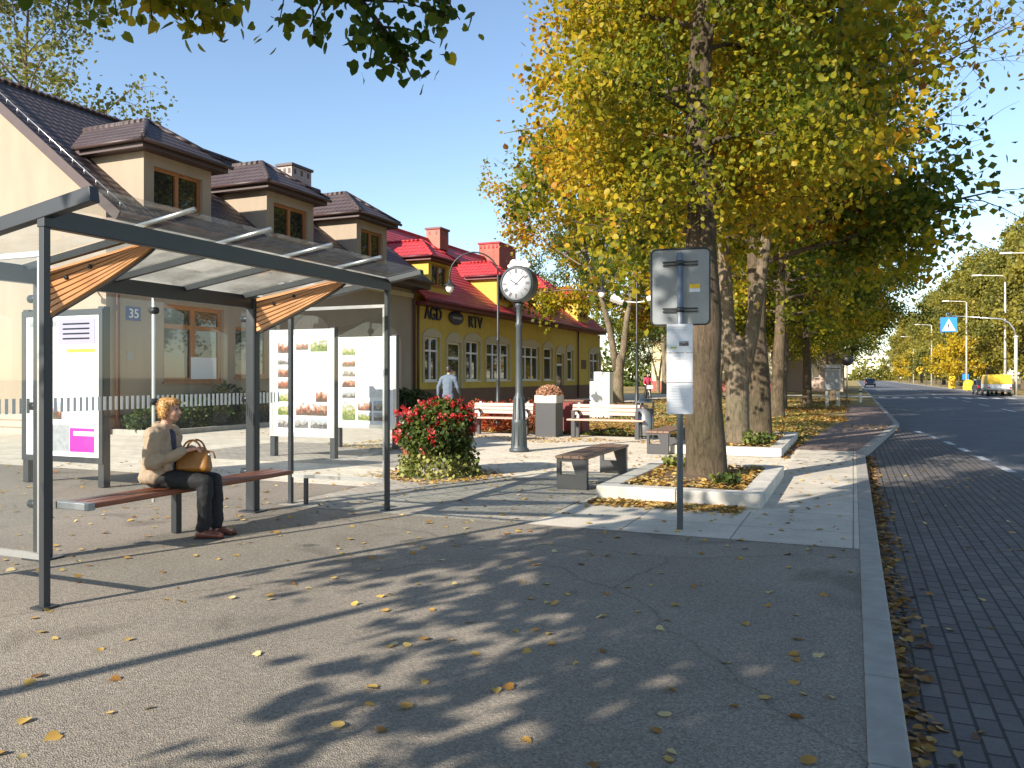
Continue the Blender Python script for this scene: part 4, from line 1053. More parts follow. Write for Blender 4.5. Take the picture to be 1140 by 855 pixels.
A, B_, C_ = M['photo_a'], M['photo_b'], M['photo_c']
for r in ((.06, .33, .07, .19, A), (.40, .62, .09, .16, A), (.66, .96, .05, .18, B_), (.06, .33, .24, .31, C_), (.06, .33, .34, .44, A), (.06, .33, .46, .56, A), (.06, .33, .60, .69, B_), (.06, .33, .71, .83, B_), (.40, .96, .70, .83, A), (.76, .96, .58, .69, A), (.06, .33, .86, .96, C_), (.38, .62, .86, .96, C_), (.66, .96, .86, .96, C_)): pic(*r)
t, pic = board('white photo board farther back, beside the red flowers, with a pale map', -10.2, -8.66, 14.5, .46, 2.32, 1)
for r in ((.05, .31, .06, .17, B_), (.05, .31, .22, .31, A), (.05, .31, .34, .43, C_), (.05, .31, .46, .56, A), (.05, .31, .60, .69, C_), (.05, .31, .73, .96, B_), (.36, .62, .73, .84, A), (.36, .62, .86, .96, B_), (.66, .96, .72, .84, C_), (.66, .96, .86, .96, C_)): pic(*r)
pic(.38, .97, .06, .68, M['map'], 'town_map')
t, pic = board('information board with a pink poster, leftmost of the three boards', -10.9, -9.28, 7.95, .36, 2.40, 0)
pic(.45, .97, .02, .20, M['lilac'], 'notice'); pic(.03, .42, .03, .07, M['greyprint'], 'notice'); pic(.58, .97, .235, .26, M['lime'], 'notice'); pic(.5, .97, .27, .48, M['map'], 'town_map')
pic(.08, .3, .50, .60, B_, 'notice'); pic(.38, .50, .62, .74, A, 'notice'); pic(.25, .34, .58, .64, A, 'notice'); pic(.34, .6, .78, .97, M['greyprint'], 'notice')
pk = pic(.62, .96, .80, .97, M['pink'], 'pink_poster'); 
MB().box(.24, .72, -.072, -.069, .70, .76).build('band', M['white'], pk)
for k in range(4): pic(.52, .9, .05 + .035 * k, .062 + .035 * k, M['greyprint'], 'notice')

# ================================================================== FLOWERS
fl = thing('flower_planter', 'round planter overflowing with red flowers above trailing yellow-green ivy', 'planter', (-5.85, 10.95, 0))
rng = np.random.default_rng(5)
MB().lathe([(.30, .004), (.34, .1), (.36, .5), (.38, .52), (.33, .5), (.3, .46)], 24).build('tub', M['kerb'], fl)
def shell(n, r, z0, z1, lump=.14, low=-1):
    C = rng.normal(size=(n * 3, 3)); C /= np.linalg.norm(C, axis=1)[:, None]; C = C[C[:, 2] > low][:n]
    rr = rng.uniform(.78, 1.0, len(C)) * (1 + lump * clump_noise(C, rng, 3))
    C = C * rr[:, None] * np.array(r); C[:, 2] += (z0 + z1) / 2; return C
C = shell(5200, (.57, .57, .43), .28, 1.12, .12); leaves('foliage', C, .065, rng, M['greenleaf'], fl, tint=.35 + .3 * clump_noise(C, rng, 5) + rng.normal(0, .2, len(C)))
cen = shell(165, (.66, .66, .50), .30, 1.14, .12, low=-.7)
P = (cen[:, None, :] + rng.normal(0, .024, (len(cen), 20, 3)) * rng.uniform(.6, 1.5, (len(cen), 1, 1))).reshape(-1, 3)
leaves('flower', P, .036, rng, M['petal'], fl, droop=-.3, tint=np.repeat(rng.uniform(0, 1, len(cen)), 20))
a = rng.uniform(0, 6.28, 3400); h = rng.uniform(0, .62, 3400); rr = .40 + .1 * rng.normal(size=3400) * .6 + .16 * (1 - h / .62) ** 2 + .05 * np.sin(a * 5)
C = np.stack([rr * np.cos(a), rr * np.sin(a), h + .03], 1); leaves('ivy', C, .06, rng, M['ivyleaf'], fl, droop=.8, tint=.5 + .3 * clump_noise(C, rng, 6) + rng.normal(0, .2, len(C)))

# ================================================================== STREET CLOCK
ck = thing('street_clock', 'street clock on a fluted grey-green column, white scroll ornament on top', 'clock', (-6.2, 15.05, 0))
cp = MB().lathe([(.20, .008), (.20, .06), (.17, .08), (.165, .12), (.155, .16), (.14, .55), (.15, .58), (.15, .63), (.125, .66), (.105, 1.1), (.085, 1.14), (.072, 1.2), (.062, 2.5), (.075, 2.52), (.075, 2.58), (.058, 2.62), (.055, 2.9), (.085, 2.94), (.085, 2.98), (.055, 3.0)], 20)
for k in range(10):
    a = 2 * math.pi * k / 10; cp.tube([(.158 * math.cos(a), .158 * math.sin(a), .12), (.108 * math.cos(a), .108 * math.sin(a), 1.08)], .012, 5)
cp.build('column', M['iron'], ck)
CZ, CR = 3.37, .365
cs = MB().tube([(0, -.15, CZ), (0, -.13, CZ), (0, .13, CZ), (0, .15, CZ)], [CR * .97, CR, CR, CR * .97], 40).build('case', M['iron'], ck)
for s in (-1, 1):
    MB().tube([(0, s * .151, CZ), (0, s * .156, CZ)], CR * .83, 40).build('dial', M['dial'], ck)
    rim = MB(); pts = [(CR * .88 * math.cos(2 * math.pi * k / 40), s * .155, CZ + CR * .88 * math.sin(2 * math.pi * k / 40)) for k in range(41)]
    rim.tube(pts, .02, 6, caps=False).build('rim', M['iron'], ck)
    hm = MB()
    romans = [3, 1, 2, 3, 2, 1, 2, 3, 4, 2, 1, 2]
    for k in range(12):
        a = R(30) * k
        c = Vector((math.sin(a) * -s * 1, 0, math.cos(a)))
        rot = Matrix.Rotation(s * a * -1, 3, 'Y') if False else None
        rad = Vector((c.x, 0, c.z)); tan = Vector((c.z, 0, -c.x)); n_ = romans[k]
        for j in range(n_):
            o_ = (j - (n_ - 1) / 2) * .018
            p = rad * (CR * .68) + tan * o_
            hm.bar(Vector((0, s * .158, CZ)) + p - rad * .042, Vector((0, s * .158, CZ)) + p + rad * .042, .012, .004, up=(0, 1, 0))
    hm.build('numeral', M['blackiron'], ck)
    hn = MB()
    for deg, L, w in ((-57, .15, .024), (49, .235, .016)):
        a = R(deg); v = Vector((math.sin(a) * -s, 0, math.cos(a)))
        hn.bar(Vector((0, s * .163, CZ)) - v * .05, Vector((0, s * .163, CZ)) + v * L, w, .004, up=(0, 1, 0))
    hn.build('hand', M['blackiron'], ck)
orn = MB()
for s in (-1, 1):
    orn.ell((s * .12, 0, CZ + CR + .06), (.085, .03, .085), 14, 10); orn.ell((s * .20, 0, CZ + CR + .01), (.055, .028, .04), 12, 8)
    orn.tube([(s * .22, 0, CZ + CR - .04), (s * .17, 0, CZ + CR + .0), (s * .05, 0, CZ + CR + .05), (0, 0, CZ + CR + .10)], [.02, .03, .03, .02], 8)
orn.ell((0, 0, CZ + CR + .05), (.10, .03, .06), 12, 8).ell((0, 0, CZ + CR + .13), (.035, .03, .05), 10, 8)
orn.build('ornament', M['whitepaint'], ck)
# mirror the reading so 12 stands on top and the hands read clockwise from the street side

# ================================================================== SWAN-NECK LAMPS
def swan(label, loc, H, side, drop, flood=False):
    t = thing('street_lamp', label, 'street lamp', loc, 0, 'swan-neck lamps on the plaza')
    MB().lathe([(.13, 0), (.13, .05), (.11, .1), (.10, .5), (.12, .55), (.12, .62), (.07, .7), (.055, 1.4), (.065, 1.45), (.045, 1.5), (.042, 2.6), (.055, 2.63), (.055, 2.68), (.038, 2.7), (.034, H - .75), (.03, H - .7)], 14).build('pole', M['blackiron'], t)
    d_ = Vector((side[0], side[1], 0)).normalized(); r = .75
    pts = [Vector((0, 0, H - .7))] + [d_ * (r * (1 - math.cos(a))) + Vector((0, 0, H - .7 + .7 * math.sin(a))) for a in [math.pi * k / 14 for k in range(1, 14)]] + [d_ * (2 * r) + Vector((0, 0, H - .7)), d_ * (2 * r) + Vector((0, 0, H - .7 - drop))]
    MB().tube(pts, .024, 8).build('swan_neck', M['blackiron'], t)
    e = d_ * (2 * r); zl = H - .7 - drop
    sh_ = MB().lathe([(.03, .12), (.05, .1), (.06, .02), (.2, -.06), (.21, -.075), (.19, -.07)], 18, (e.x, e.y, zl)).build('lamp_shade', M['blackiron'], t)
    MB().ell((e.x, e.y, zl - .14), (.125, .125, .15), 16, 12).build('globe', M['opal'], t)
    if flood:
        for s in (-1, 1):
            f = MB().bar((0, 0, 4.0), (s * .5, -.1, 4.05), .03, .03); f.obox((s * .62, -.2, 4.1), (.44, .16, .2), Euler((R(-35), R(-20 * s), R(10))).to_matrix()); f.build('floodlight', M['whitepaint'], t)
    return t
swan('tall swan-neck lamp with opal globe in front of the yellow building, left of the clock', (-10.05, 22.7, 0), 5.35, (-.95, -.3), .25)
p_ = place(709, 420, 27); swan('swan-neck lamp carrying white floodlights beside the bus stop sign', (p_.x, p_.y, 0), 5.6, (-.7, .3), .35, True)

# ================================================================== BENCHES AND PLAZA FURNITURE
def white_bench(label, x0, x1, yb):
    L = x1 - x0
    t = thing('slatted_bench', label, 'bench', ((x0 + x1) / 2, yb, 0), 0, 'pale slatted benches on the plaza')
    s_ = MB()
    for i in range(4): s_.box(-L / 2, L / 2, -.02 + .105 * i, .075 + .105 * i, .43, .47)
    s_.build('seat', M['palewood'], t, bevel=.008)
    b_ = MB(); rot = Euler((R(-10), 0, 0)).to_matrix()
    for i in range(3): b_.obox((0, .44 + .02 * i, .59 + .095 * i), (L, .03, .085), rot)
    b_.build('backrest', M['palewood'], t, bevel=.006)
    for s in (-1, 1):
        f = MB(); x = s * (L / 2 - .16)
        f.box(x - .05, x + .05, .0, .09, .005, .425); f.box(x - .05, x + .05, .33, .43, .005, .425); f.bar((x, .40, .42), (x, .53, .86), .08, .06); f.box(x - .05, x + .05, .092, .328, .36, .426)
        if s < 0 or True: f.box(x - .045, x + .045, -.02, .40, .64, .68); f.box(x - .04, x + .04, -.01, .06, .475, .638)
        f.build('support', M['granite'], t, bevel=.008)
    return t
white_bench('pale slatted bench with backrest between the clock column and the red flowers', -9.3, -7.62, 19.0)
white_bench('pale slatted bench with backrest right of the stone flower box', -6.55, -4.62, 19.0)
def stone_box(label, x, y, w, h, seed):
    t = thing('stone_planter', label, 'planter', (x, y, 0))
    MB().box(-w / 2, w / 2, -w / 2, w / 2, .005, h - .2).build('body', M['granite'], t, bevel=.01)
    b_ = MB(); e = w / 2 + .02
    b_.box(-e, e, -e, e, h - .198, h); b_.build('rim', M['kerbwhite'], t, bevel=.012)
    rg = np.random.default_rng(seed); C = rg.normal(0, 1, (1500, 3)); C /= np.linalg.norm(C, axis=1)[:, None]; C *= rg.uniform(.6, 1, 1500)[:, None] ** .5
    C *= np.array((w * .62, w * .62, .26)); C[:, 2] = np.abs(C[:, 2]) + h - .02
    leaves('heather', C, .045, rg, M['heather'], t, upr=.4)
    return t
stone_box('dark stone flower box with white rim and heather, between the two pale benches', -7.12, 19.3, .55, 1.05, 3)
# russet planting box just right of it, behind the bench end
rb_ = thing('low_red_box', 'low red-brown box behind the stone flower box', 'planter', (-6.85, 20.6, 0))
MB().box(-.30, .30, -.3, .3, .0, .85).build('body', M['redbin'], rb_, bevel=.02); MB().box(-.33, .33, -.33, .33, .852, .9).build('rim', M['plinth'], rb_, bevel=.01)
def dark_bench(label, x, y, L):
    t = thing('backless_bench', label, 'bench', (x, y, 0), 0, 'dark backless benches')
    s_ = MB()
    for i in range(4): s_.box(-.225 + .114 * i, -.225 + .114 * i + .108, -.02, L + .02, .415, .455)
    s_.build('seat', M['darkwood'], t, bevel=.006)
    for yy in (0, L - .09):
        f = MB(); w = .21
        # slab end with a tapered opening under the seat
        for pts in ([(-w, .01), (w, .01), (w, .20), (-w, .20)], [(-w, .20), (-w + .045, .20), (-w + .045, .411), (-w, .411)], [(-w + .045, .375), (w, .375), (w, .411), (-w + .045, .411)], [(.06, .20), (w, .20), (w, .375), (.0, .375)]):
            f.prism([(a_, yy, b2) for a_, b2 in pts], (0, .09, 0))
        f.build('end_slab', M['granite'], t)
    return t
dark_bench('dark backless bench with open slab ends, nearest to the shelter, beside the tree kerb', -3.45, 10.2, 2.1)
dark_bench('dark backless bench farther back, beside the bin behind the bus stop pole', -3.5, 15.55, 2.0)
p_ = place(718, 488, 19.6)
lb = thing('litter_bin', 'grey metal litter bin at the right end of the pale bench', 'bin', (p_.x, p_.y, 0))
MB().lathe([(.15, .08), (.17, .1), (.19, .74), (.17, .74), (.16, .7)], 20).build('bucket', M['zinc'], lb); lg_ = MB().box(-.22, -.19, -.03, .03, .004, .9); lg_.box(.19, .22, -.03, .03, .004, .9); lg_.build('stand', M['granite'], lb)
MB().lathe([(.2, .88), (.21, .9), (.12, .97), (.02, .99)], 20).build('lid', M['zinc'], lb)

# ================================================================== BUS STOP SIGN
bp_ = place(757, 590, 1350 / 170)
bp = thing('bus_stop_sign', 'bus stop pole with grey sign seen from behind and three white timetables', 'bus stop sign', (bp_.x, bp_.y, 0), -YAW * -0.35)
MB().tube([(0, 0, .008), (0, 0, 2.72)], .031, 14).build('pole', M['zinc'], bp)
pp = MB(); W, z0, z1 = .285, 2.02, 2.77
r_ = .05; pts = []
for cx, cz, a0 in ((W - r_, z1 - r_, 0), (-W + r_, z1 - r_, 90), (-W + r_, z0 + r_, 180), (W - r_, z0 + r_, 270)):
    for k in range(6): a = R(a0 + 18 * k); pts.append((cx + r_ * math.cos(a), .06, cz + r_ * math.sin(a)))
pp.prism(pts, (0, .012, 0)); sp = pp.build('sign_plate', M['zinc'], bp)
lip = MB().tube([Vector(p) + Vector((0, -.004, 0)) for p in pts + pts[:1]], .009, 6, caps=False); lip.build('rim', M['shelter'], sp)
for zz_ in (2.16, 2.62):
    f = MB().box(-.17, .17, .036, .058, zz_ - .018, zz_ - .004); f.box(-.17, .17, .036, .058, zz_ + .012, zz_ + .026); f.tube([(0, 0, zz_ - .02), (0, 0, zz_ + .028)], .036, 12); f.build('clamp', M['shelter'], bp)
MB().box(.09, .19, .055, .058, 2.34, 2.375).build('sticker', M['white'], sp); MB().box(.09, .19, .0545, .0575, 2.378, 2.42).build('sticker', M['yellow'], sp)
for i, (za_, zb2) in enumerate(((1.74, 2.02), (1.45, 1.735), (1.14, 1.445))):
    tt = MB().box(-.125, .125, -.048, -.036, za_, zb2).build('timetable', M['white'], bp, bevel=.004)
    ln = MB()
    rr_ = random.Random(i)
    if i == 0:
        pk = MB().obox((.04, -.0495, 1.83), (.09, .002, .05)).build('route_map', M['photo_c'], tt); MB().obox((-.06, -.0495, 1.79), (.06, .002, .015)).build('route_map', M['lime'], tt)
    for k in range(9 if i else 3):
        zz_ = zb2 - .03 - .026 * k; ln.box(-.105, -.105 + rr_.uniform(.08, .2), -.0492, -.0485, zz_ - .004, zz_)
    ln.build('print_line', M['map'], tt)

# ================================================================== KERBED TREE BEDS
def bed(label, x0, x1, y0, y1, h=.18, w=.24, z=.0):
    t = thing('tree_bed_kerb', label, 'kerb', ((x0 + x1) / 2, y0, 0), 0, 'raised kerbs round the tree beds')
    for nm, b_ in (('front', (x0, x1, y0, y0 + w)), ('side', (x0, x0 + w, y0 + w + .004, y1 - w - .004)), ('side', (x1 - w, x1, y0 + w + .004, y1 - w - .004)), ('back', (x0, x1, y1 - w, y1))):
        m = MB(); xa, xb, ya_, yb_ = b_
        L = max(xb - xa, yb_ - ya_); n = max(1, round(L / 1.0))
        for i in range(n):
            g = .004
            if xb - xa > yb_ - ya_: m.box(xa + (xb - xa) * i / n + g, xa + (xb - xa) * (i + 1) / n - g, ya_, yb_, .005, h)
            else: m.box(xa, xb, ya_ + (yb_ - ya_) * i / n + g, ya_ + (yb_ - ya_) * (i + 1) / n - g, .005, h)
        m.build('kerb_stone', M['kerbwhite'], t, world=True, bevel=.014)
    s_ = MB()
    # slightly mounded earth
    nx, ny = 14, 18; rs = random.Random(2)
    V = []; Fq = []
    for j in range(ny + 1):
        for i in range(nx + 1):
            u, v = i / nx, j / ny; V.append((x0 + w + (x1 - x0 - 2 * w) * u, y0 + w + (y1 - y0 - 2 * w) * v, h - .06 + .10 * math.sin(math.pi * u) * math.sin(math.pi * v) + rs.uniform(-.008, .008)))
    for j in range(ny):
        for i in range(nx): a_ = j * (nx + 1) + i; Fq.append((a_, a_ + 1, a_ + nx + 2, a_ + nx + 1))
    s_.smooth().add(V, Fq).build('earth', M['soil'], t, world=True, fix=False)
    return t
bed('raised pale kerb round the nearest tree behind the bus stop pole', -2.9, -.95, 9.5, 12.7)
bed('second raised pale kerb round the forked tree and its neighbour', -3.3, -1.22, 15.75, 20.6)

# ================================================================== CABINET, BOX SIGNS, MAN, CYCLIST
p_ = place(668, 454, 30)
cb = thing('utility_cabinet', 'white stepped utility cabinet left of the pale forked trunk', 'cabinet', (p_.x, p_.y, 0))
MB().box(-.32, .1, -.25, .25, .0, 1.35).build('body', M['whitepaint'], cb, bevel=.015); MB().box(.102, .42, -.2, .3, .0, 1.68).build('tall_body', M['cream'], cb, bevel=.015)
MB().box(-.30, .06, -.262, -.252, .15, 1.25).build('door', M['whitepaint'], cb, bevel=.004); MB().box(-.17, .15, -.22, .22, 1.352, 1.7).build('upper_box', M['whitepaint'], cb, bevel=.012)

def walker(name, label, loc, rz, H, top, legs, hairm, stride=.14, arm=.1, ride=False):
    t = fig(name, label, loc, rz); k = H / 1.75
    def V(x, y, z): return (x * k, y * k, z * k)
    hips = .90
    B = [cap((V(0, .06, hips), (.11, .11, .10)), (V(0, -.06, hips), (.11, .11, .10))), cap((V(0, 0, hips + .05), (.10, .14, .1)), (V(.02, 0, 1.32), (.11, .17, .1))), cap((V(.02, .15, 1.40), .06), (V(.02, -.15, 1.40), .06), (V(.02, 0, 1.45), .06)),
         cap((V(.03, 0, 1.45), .052), (V(.05, 0, 1.55), .05)), cap((V(.045, 0, 1.665), (.095, .075, .085)), (V(.075, 0, 1.60), (.06, .058, .065))), cap((V(.14, 0, 1.63), .014), (V(.155, 0, 1.61), .015)), cap((V(.05, .076, 1.63), (.018, .01, .03))), cap((V(.05, -.076, 1.63), (.018, .01, .03)))]
    J = [cap((V(0, 0, hips - .02), (.14, .175, .10)), (V(.02, 0, 1.30), (.14, .19, .12))), cap((V(.02, .17, 1.40), .08), (V(.02, -.17, 1.40), .08), (V(.02, 0, 1.46), .07))]
    T = [cap((V(0, .06, hips), (.12, .12, .10)), (V(0, -.06, hips), (.12, .12, .10)))]
    for s in (-1, 1):
        f = stride * s
        kn, an = V(f * .7 + .04, s * .09, .49), V(f * 1.6 - .03, s * .09, .10)
        B += [cap((V(0, s * .08, hips), .07), (kn, .05)), cap((kn, .055), (an, .038)), cap((an, .04), (V(f * 1.6 + .13, s * .1, .035), .03))]
        T += [cap((V(0, s * .09, hips), .10), (kn, .075)), cap((kn, .075), (V(f * 1.6 - .03, s * .09, .10), .06))]
        e, w = V(-f * .6 - .02, s * .27, 1.13), V(-f * 1.2 + .08, s * .27, .90)
        B += [cap((V(.02, s * .19, 1.39), .05), (e, .04)), cap((e, .04), (w, .028)), cap((w, (.03, .02, .03)), (V(-f * 1.2 + .1, s * .265, .82), (.03, .018, .03)))]
        for q in range(4): B += [cap((V(-f * 1.2 + .075 + .018 * q, s * .265, .80), .009), (V(-f * 1.2 + .085 + .018 * q, s * .26, .735 + .006 * abs(q - 1.5)), .0075))]
        B += [cap((V(-f * 1.2 + .13, s * .258, .84), .01), (V(-f * 1.2 + .15, s * .25, .785), .008))]
        J += [cap((V(.02, s * .20, 1.39), .075), (e, .06)), cap((e, .06), (V(-f * 1.2 + .07, s * .27, .92), .045))]
    blob('body', B, .011, M['skin'], t, 2); wrinkle(blob('jacket', J, .014, top, t, 3), .14, .03); wrinkle(blob('trousers', T, .014, legs, t, 3), .12, .02)
    blob('hair', [cap((V(.025, 0, 1.69), (.10, .085, .085)), (V(.0, 0, 1.62), (.07, .08, .06)))], .012, hairm, t, 2)
    for s in (-1, 1):
        f = stride * s; blob('shoe', [cap((V(f * 1.6 - .05, s * .09, .045), .042), (V(f * 1.6 + .15, s * .1, .038), .036))], .012, M['rubber'], t, 1)
    return t
walker('person', 'man in blue-grey jacket and jeans walking away towards the yellow building', (-11.35, 21.9, 0), R(97), 1.84, M['bluejacket'], M['denim'], M['darkhair'])

# bicycle and its rider, coming along the path
cpos = place(721, 445, 50); cpos.z = 0
bk = thing('bicycle', 'bicycle with white basket ridden by the person in pink', 'bicycle', cpos, R(-62))
for x in (-.52, .52):
    w_ = MB(); pts = [(x + .33 * math.cos(2 * math.pi * k / 24), 0, .35 + .33 * math.sin(2 * math.pi * k / 24)) for k in range(25)]
    w_.tube(pts, .02, 6, caps=False)
    for k in range(8): a = math.pi * k / 8; w_.tube([(x - .32 * math.cos(a), 0, .35 - .32 * math.sin(a)), (x + .32 * math.cos(a), 0, .35 + .32 * math.sin(a))], .004, 4)
    w_.build('wheel', M['rubber'], bk)
f = MB()
for a_, b_ in (((-.52, 0, .35), (-.12, 0, .33)), ((-.12, 0, .33), (-.2, 0, .85)), ((-.12, 0, .33), (.36, 0, .78)), ((-.2, 0, .75), (.34, 0, .85)), ((.52, 0, .35), (.33, 0, .95)), ((-.52, 0, .35), (-.2, 0, .75))): f.tube([a_, b_], .018, 6)
f.build('frame', M['whitepaint'], bk)
MB().tube([(.33, 0, .93), (.30, 0, 1.02), (.30, .25, 1.05), (.18, .28, 1.04)], .014, 6).tube([(.30, 0, 1.02), (.30, -.25, 1.05), (.18, -.28, 1.04)], .014, 6).build('handlebar', M['alu'], bk)
MB().ell((-.2, 0, .88), (.14, .09, .04), 12, 8).build('saddle', M['rubber'], bk)
MB().box(.40, .66, -.17, .17, .78, 1.0).build('basket', M['whitepaint'], bk, bevel=.02)
cr = fig('person', 'person in pink top riding a bicycle on the path between the trunks', cpos, R(-62))
def V3(x, y, z): return (x, y, z)
B = [cap(((-.16, 0, 1.0), (.13, .15, .11)), ((.0, 0, 1.42), (.1, .16, .09))), cap(((.02, 0, 1.48), .05), ((.07, 0, 1.62), (.09, .075, .1))), cap(((.09, 0, 1.58), (.07, .06, .06)))]
J = [cap(((-.16, 0, 1.03), (.15, .17, .12)), ((.0, 0, 1.42), (.13, .2, .1)))]; T = [cap(((-.16, 0, .98), (.15, .17, .11)))]
for s in (-1, 1):
    up = .12 * s
    kn, an = (.2, s * .12, .72 + up), (-.02, s * .1, .28 + up)
    B += [cap(((-.12, s * .09, .97), .085), (kn, .06)), cap((kn, .06), (an, .04)), cap((an, .04), ((an[0] + .16, an[1], an[2] - .06), .03)), cap(((.0, s * .18, 1.42), .05), ((.12, s * .26, 1.18), .04)), cap(((.12, s * .26, 1.18), .04), ((.2, s * .27, 1.07), .03))]
    for q in range(4): B += [cap(((.2 + .012 * q, s * (.24 + .018 * q), 1.08), .01), ((.24 + .005 * q, s * (.24 + .018 * q), 1.04), .009))]
    B += [cap(((.19, s * .25, 1.08), .011), ((.21, s * .22, 1.04), .009))]
    T += [cap(((-.12, s * .09, .97), .1), (kn, .075)), cap((kn, .075), (an, .055))]; J += [cap(((.0, s * .19, 1.42), .07), ((.12, s * .26, 1.18), .055)), cap(((.12, s * .26, 1.18), .055), ((.18, s * .27, 1.09), .045))]
blob('body', B, .016, M['skin'], cr, 2); blob('jacket', J, .018, M['pinkcloth'], cr, 2); blob('trousers', T, .018, M['trousers'], cr, 2); blob('hair', [cap(((.04, 0, 1.68), (.1, .085, .08)))], .016, M['darkhair'], cr, 1)
# ================================================================== TREES
G_ROW = 'street trees in the roadside row'
def keep1(p, r):
    k = 1.0
    lat = p.x * .92 + p.y * .39
    if lat < -(2.6 - .17 * max(0, p.z - 4.5)) or (lat < -1.6 and p.z < 4.0): return 0.0
    if p.x > 1.5 and p.z > 5.2: k = .3
    if p.x > 2.0 and p.z < 4.6: k *= .4
    if p.z < 3.4: k *= .25
    return k
tree('street_tree', 'nearest street tree with thick straight trunk in the raised kerb behind the bus stop pole', 'tree', (-1.83, 11.05, .06), G_ROW,
     11, 12.5, 3.6, 1.8, .255, .078, M['leaf'], M['bark'], tint0=.58, tintv=.18, tx=-.08, tmpl=T_MID, nl=36, nsub=7, ntw=5, per=58, spread=.18, twl=.65, keep=keep1, droop=.3)
def keep2(p, r):
    lat = p.x * .92 + p.y * .39
    if lat < -4.1 or (lat < -3.5 and p.z < 5.2): return 0.0
    if p.x > 3.6: return .0 if p.z < 4.4 else .15
    return .3 if p.z < 3.2 else (.3 if p.x > 2.3 and p.z > 5.6 else 1.0)
t2 = tree('street_tree', 'forked street tree with two stems in the second raised kerb', 'tree', (-2.15, 16.75, .12), G_ROW,
     23, 12.5, 3.9, 4.6, .225, .13, M['leaf'], M['barkpale'], tint0=.5, tx=-.06, tmpl=T_MID, nl=38, nsub=7, ntw=5, per=50, spread=.24, keep=keep2, split=(2.0, .17), rz=.15)
t3 = tree('street_tree', 'single-trunk street tree right behind the forked tree in the second kerb', 'tree', (-1.95, 19.0, .12), G_ROW,
     37, 13.0, 3.7, 4.9, .245, .145, M['leaf'], M['bark'], tint0=.47, tx=-.06, nl=36, nsub=7, ntw=5, per=46, spread=.26, keep=keep2)
row = [(-2.6, 31.5, 1.3, 1.0, 'dark-trunked street tree standing in the leafy verge, first beyond the kerbed beds'),
       (-3.2, 41.0, 2.2, 1.05, 'street tree in the verge, left one of the pair of trunks before the grey cabinet'),
       (-2.2, 44.5, 4.0, .95, 'street tree in the verge, right one of the pair of trunks before the grey cabinet'),
       (-1.2, 57.0, 5.1, 1.0, 'shaded street tree whose dark trunk rises just behind the grey cabinet'),
       (-2.0, 76.0, .4, 1.0, 'street tree beyond the side street, nearest of those across it'),
       (-2.0, 88.0, 3.3, 1.0, 'most distant street tree of the roadside row')]
for x, y, rz, s, lab in row:
    c = copy_tree(t3); c.location = (x, y, -.03); c.rotation_euler = (0, 0, rz); c.scale = (s, s, s * .97); c['label'] = lab
pt = tree('plaza_tree', 'pale forked tree on the grass at the end of the yellow building', 'tree', (-12.4, 45.0, 0), None,
     51, 15.0, 5.0, 5.4, .30, .19, M['leaf'], M['barkpale'], tint0=.52, nl=22, nsub=6, ntw=5, per=34, spread=.30, split=(2.6, .16), rz=.7)
BGG = 'background trees behind the plaza'
for i, (x, y, s, lab) in enumerate(((-9.5, 63, .95, 'background tree between the lamp with floodlights and the far pale house'), (-15.5, 72, 1.1, 'background tree rising behind the end of the red roof'), (-6.0, 72, 1.0, 'background tree seen just left of the nearest thick trunk'), (-26, 84, 1.2, 'background tree standing behind the red roof ridge'), (-12.5, 100, 1.0, 'background tree right behind the pale yellow far house'), (-20, 92, .9, 'background tree filling the gap between the yellow building and the forked trunk'), (-9, 118, 1.1, 'background tree behind the dull pink house'), (-17.5, 78, .55, 'small background tree by the corner of the yellow building'), (-10.5, 70, .5, 'small background tree near the cyclist'))):
    c = copy_tree(pt); c.location = (x, y, 0); c.rotation_euler = (0, 0, 1.7 * i + .6); c.scale = (s,) * 3; c['label'] = lab; c['group'] = BGG
    for ch in c.children:
        if ch.name.startswith('crown') and i in (0, 2, 3, 5, 7): ch.material_slots[0].link = 'OBJECT'; ch.material_slots[0].material = M['greenleaf']
tree('tall_tree', 'sparse tall tree with bare twigs behind the ridge of the beige house', 'tree', (-36, yat(30, -36), 0), None,
     61, 22.0, 8.0, 5.6, .30, .22, M['poplarleaf'], M['barkpale'], tint0=.36, nl=24, nsub=6, ntw=4, per=15, spread=.34, twl=1.2)
# tree close behind the camera: its crown shades the pavement, two boughs hang into view at the top left
def keepn(p, r): return 0.0 if (p.z < 3.2 and p.y > 1.0) else 1.0
nt = tree('linden_tree', 'linden beside the viewer whose leafy boughs hang across the top left of the sky', 'tree', (-2.6, -2.5, 0), None,
     71, 11.0, 3.5, 3.3, .24, .19, M['leaf'], M['bark'], tint0=.30, nl=30, nsub=7, ntw=5, per=72, spread=.26, keep=keepn)
ov = MB(); Cn = []; rr = random.Random(4)
def bough(keys, fork):
    pts = [Vector(k) for k in keys]; ov.tube(pts, [.045 * (1 - .8 * i / (len(pts) - 1)) for i in range(len(pts))], 6, caps=False)
base = Vector((0, 0, 3.5))
O = Vector((-2.6, -2.5, 0))
def pz(px, py, Z): return place(px, py, Z) - O
b1 = [base, Vector((-.3, 1.6, 4.1)), Vector((-.3, 3.4, 4.25)), pz(330, -70, 3.75), pz(395, -8, 3.9), pz(455, 68, 4.0)]
b2 = [Vector((-.1, .8, 3.9)), Vector((-.7, 2.8, 4.2)), pz(90, -70, 3.6), pz(180, -30, 3.7), pz(262, 8, 3.8)]
bough(b1, 1); bough(b2, 1)
def sprig(q, e, n, z):
    q, e = pz(*q), pz(*e); ov.tube([q, (q + e) / 2 + Vector((0, 0, .03)), e], [.008, .005, .003], 4, caps=False)
    for k in range(n):
        t = rr.random() ** .7; Cn.append(q.lerp(e, t) + Vector((rr.gauss(0, .05), rr.gauss(0, .085), max(-.06, rr.gauss(.01, .04)))))
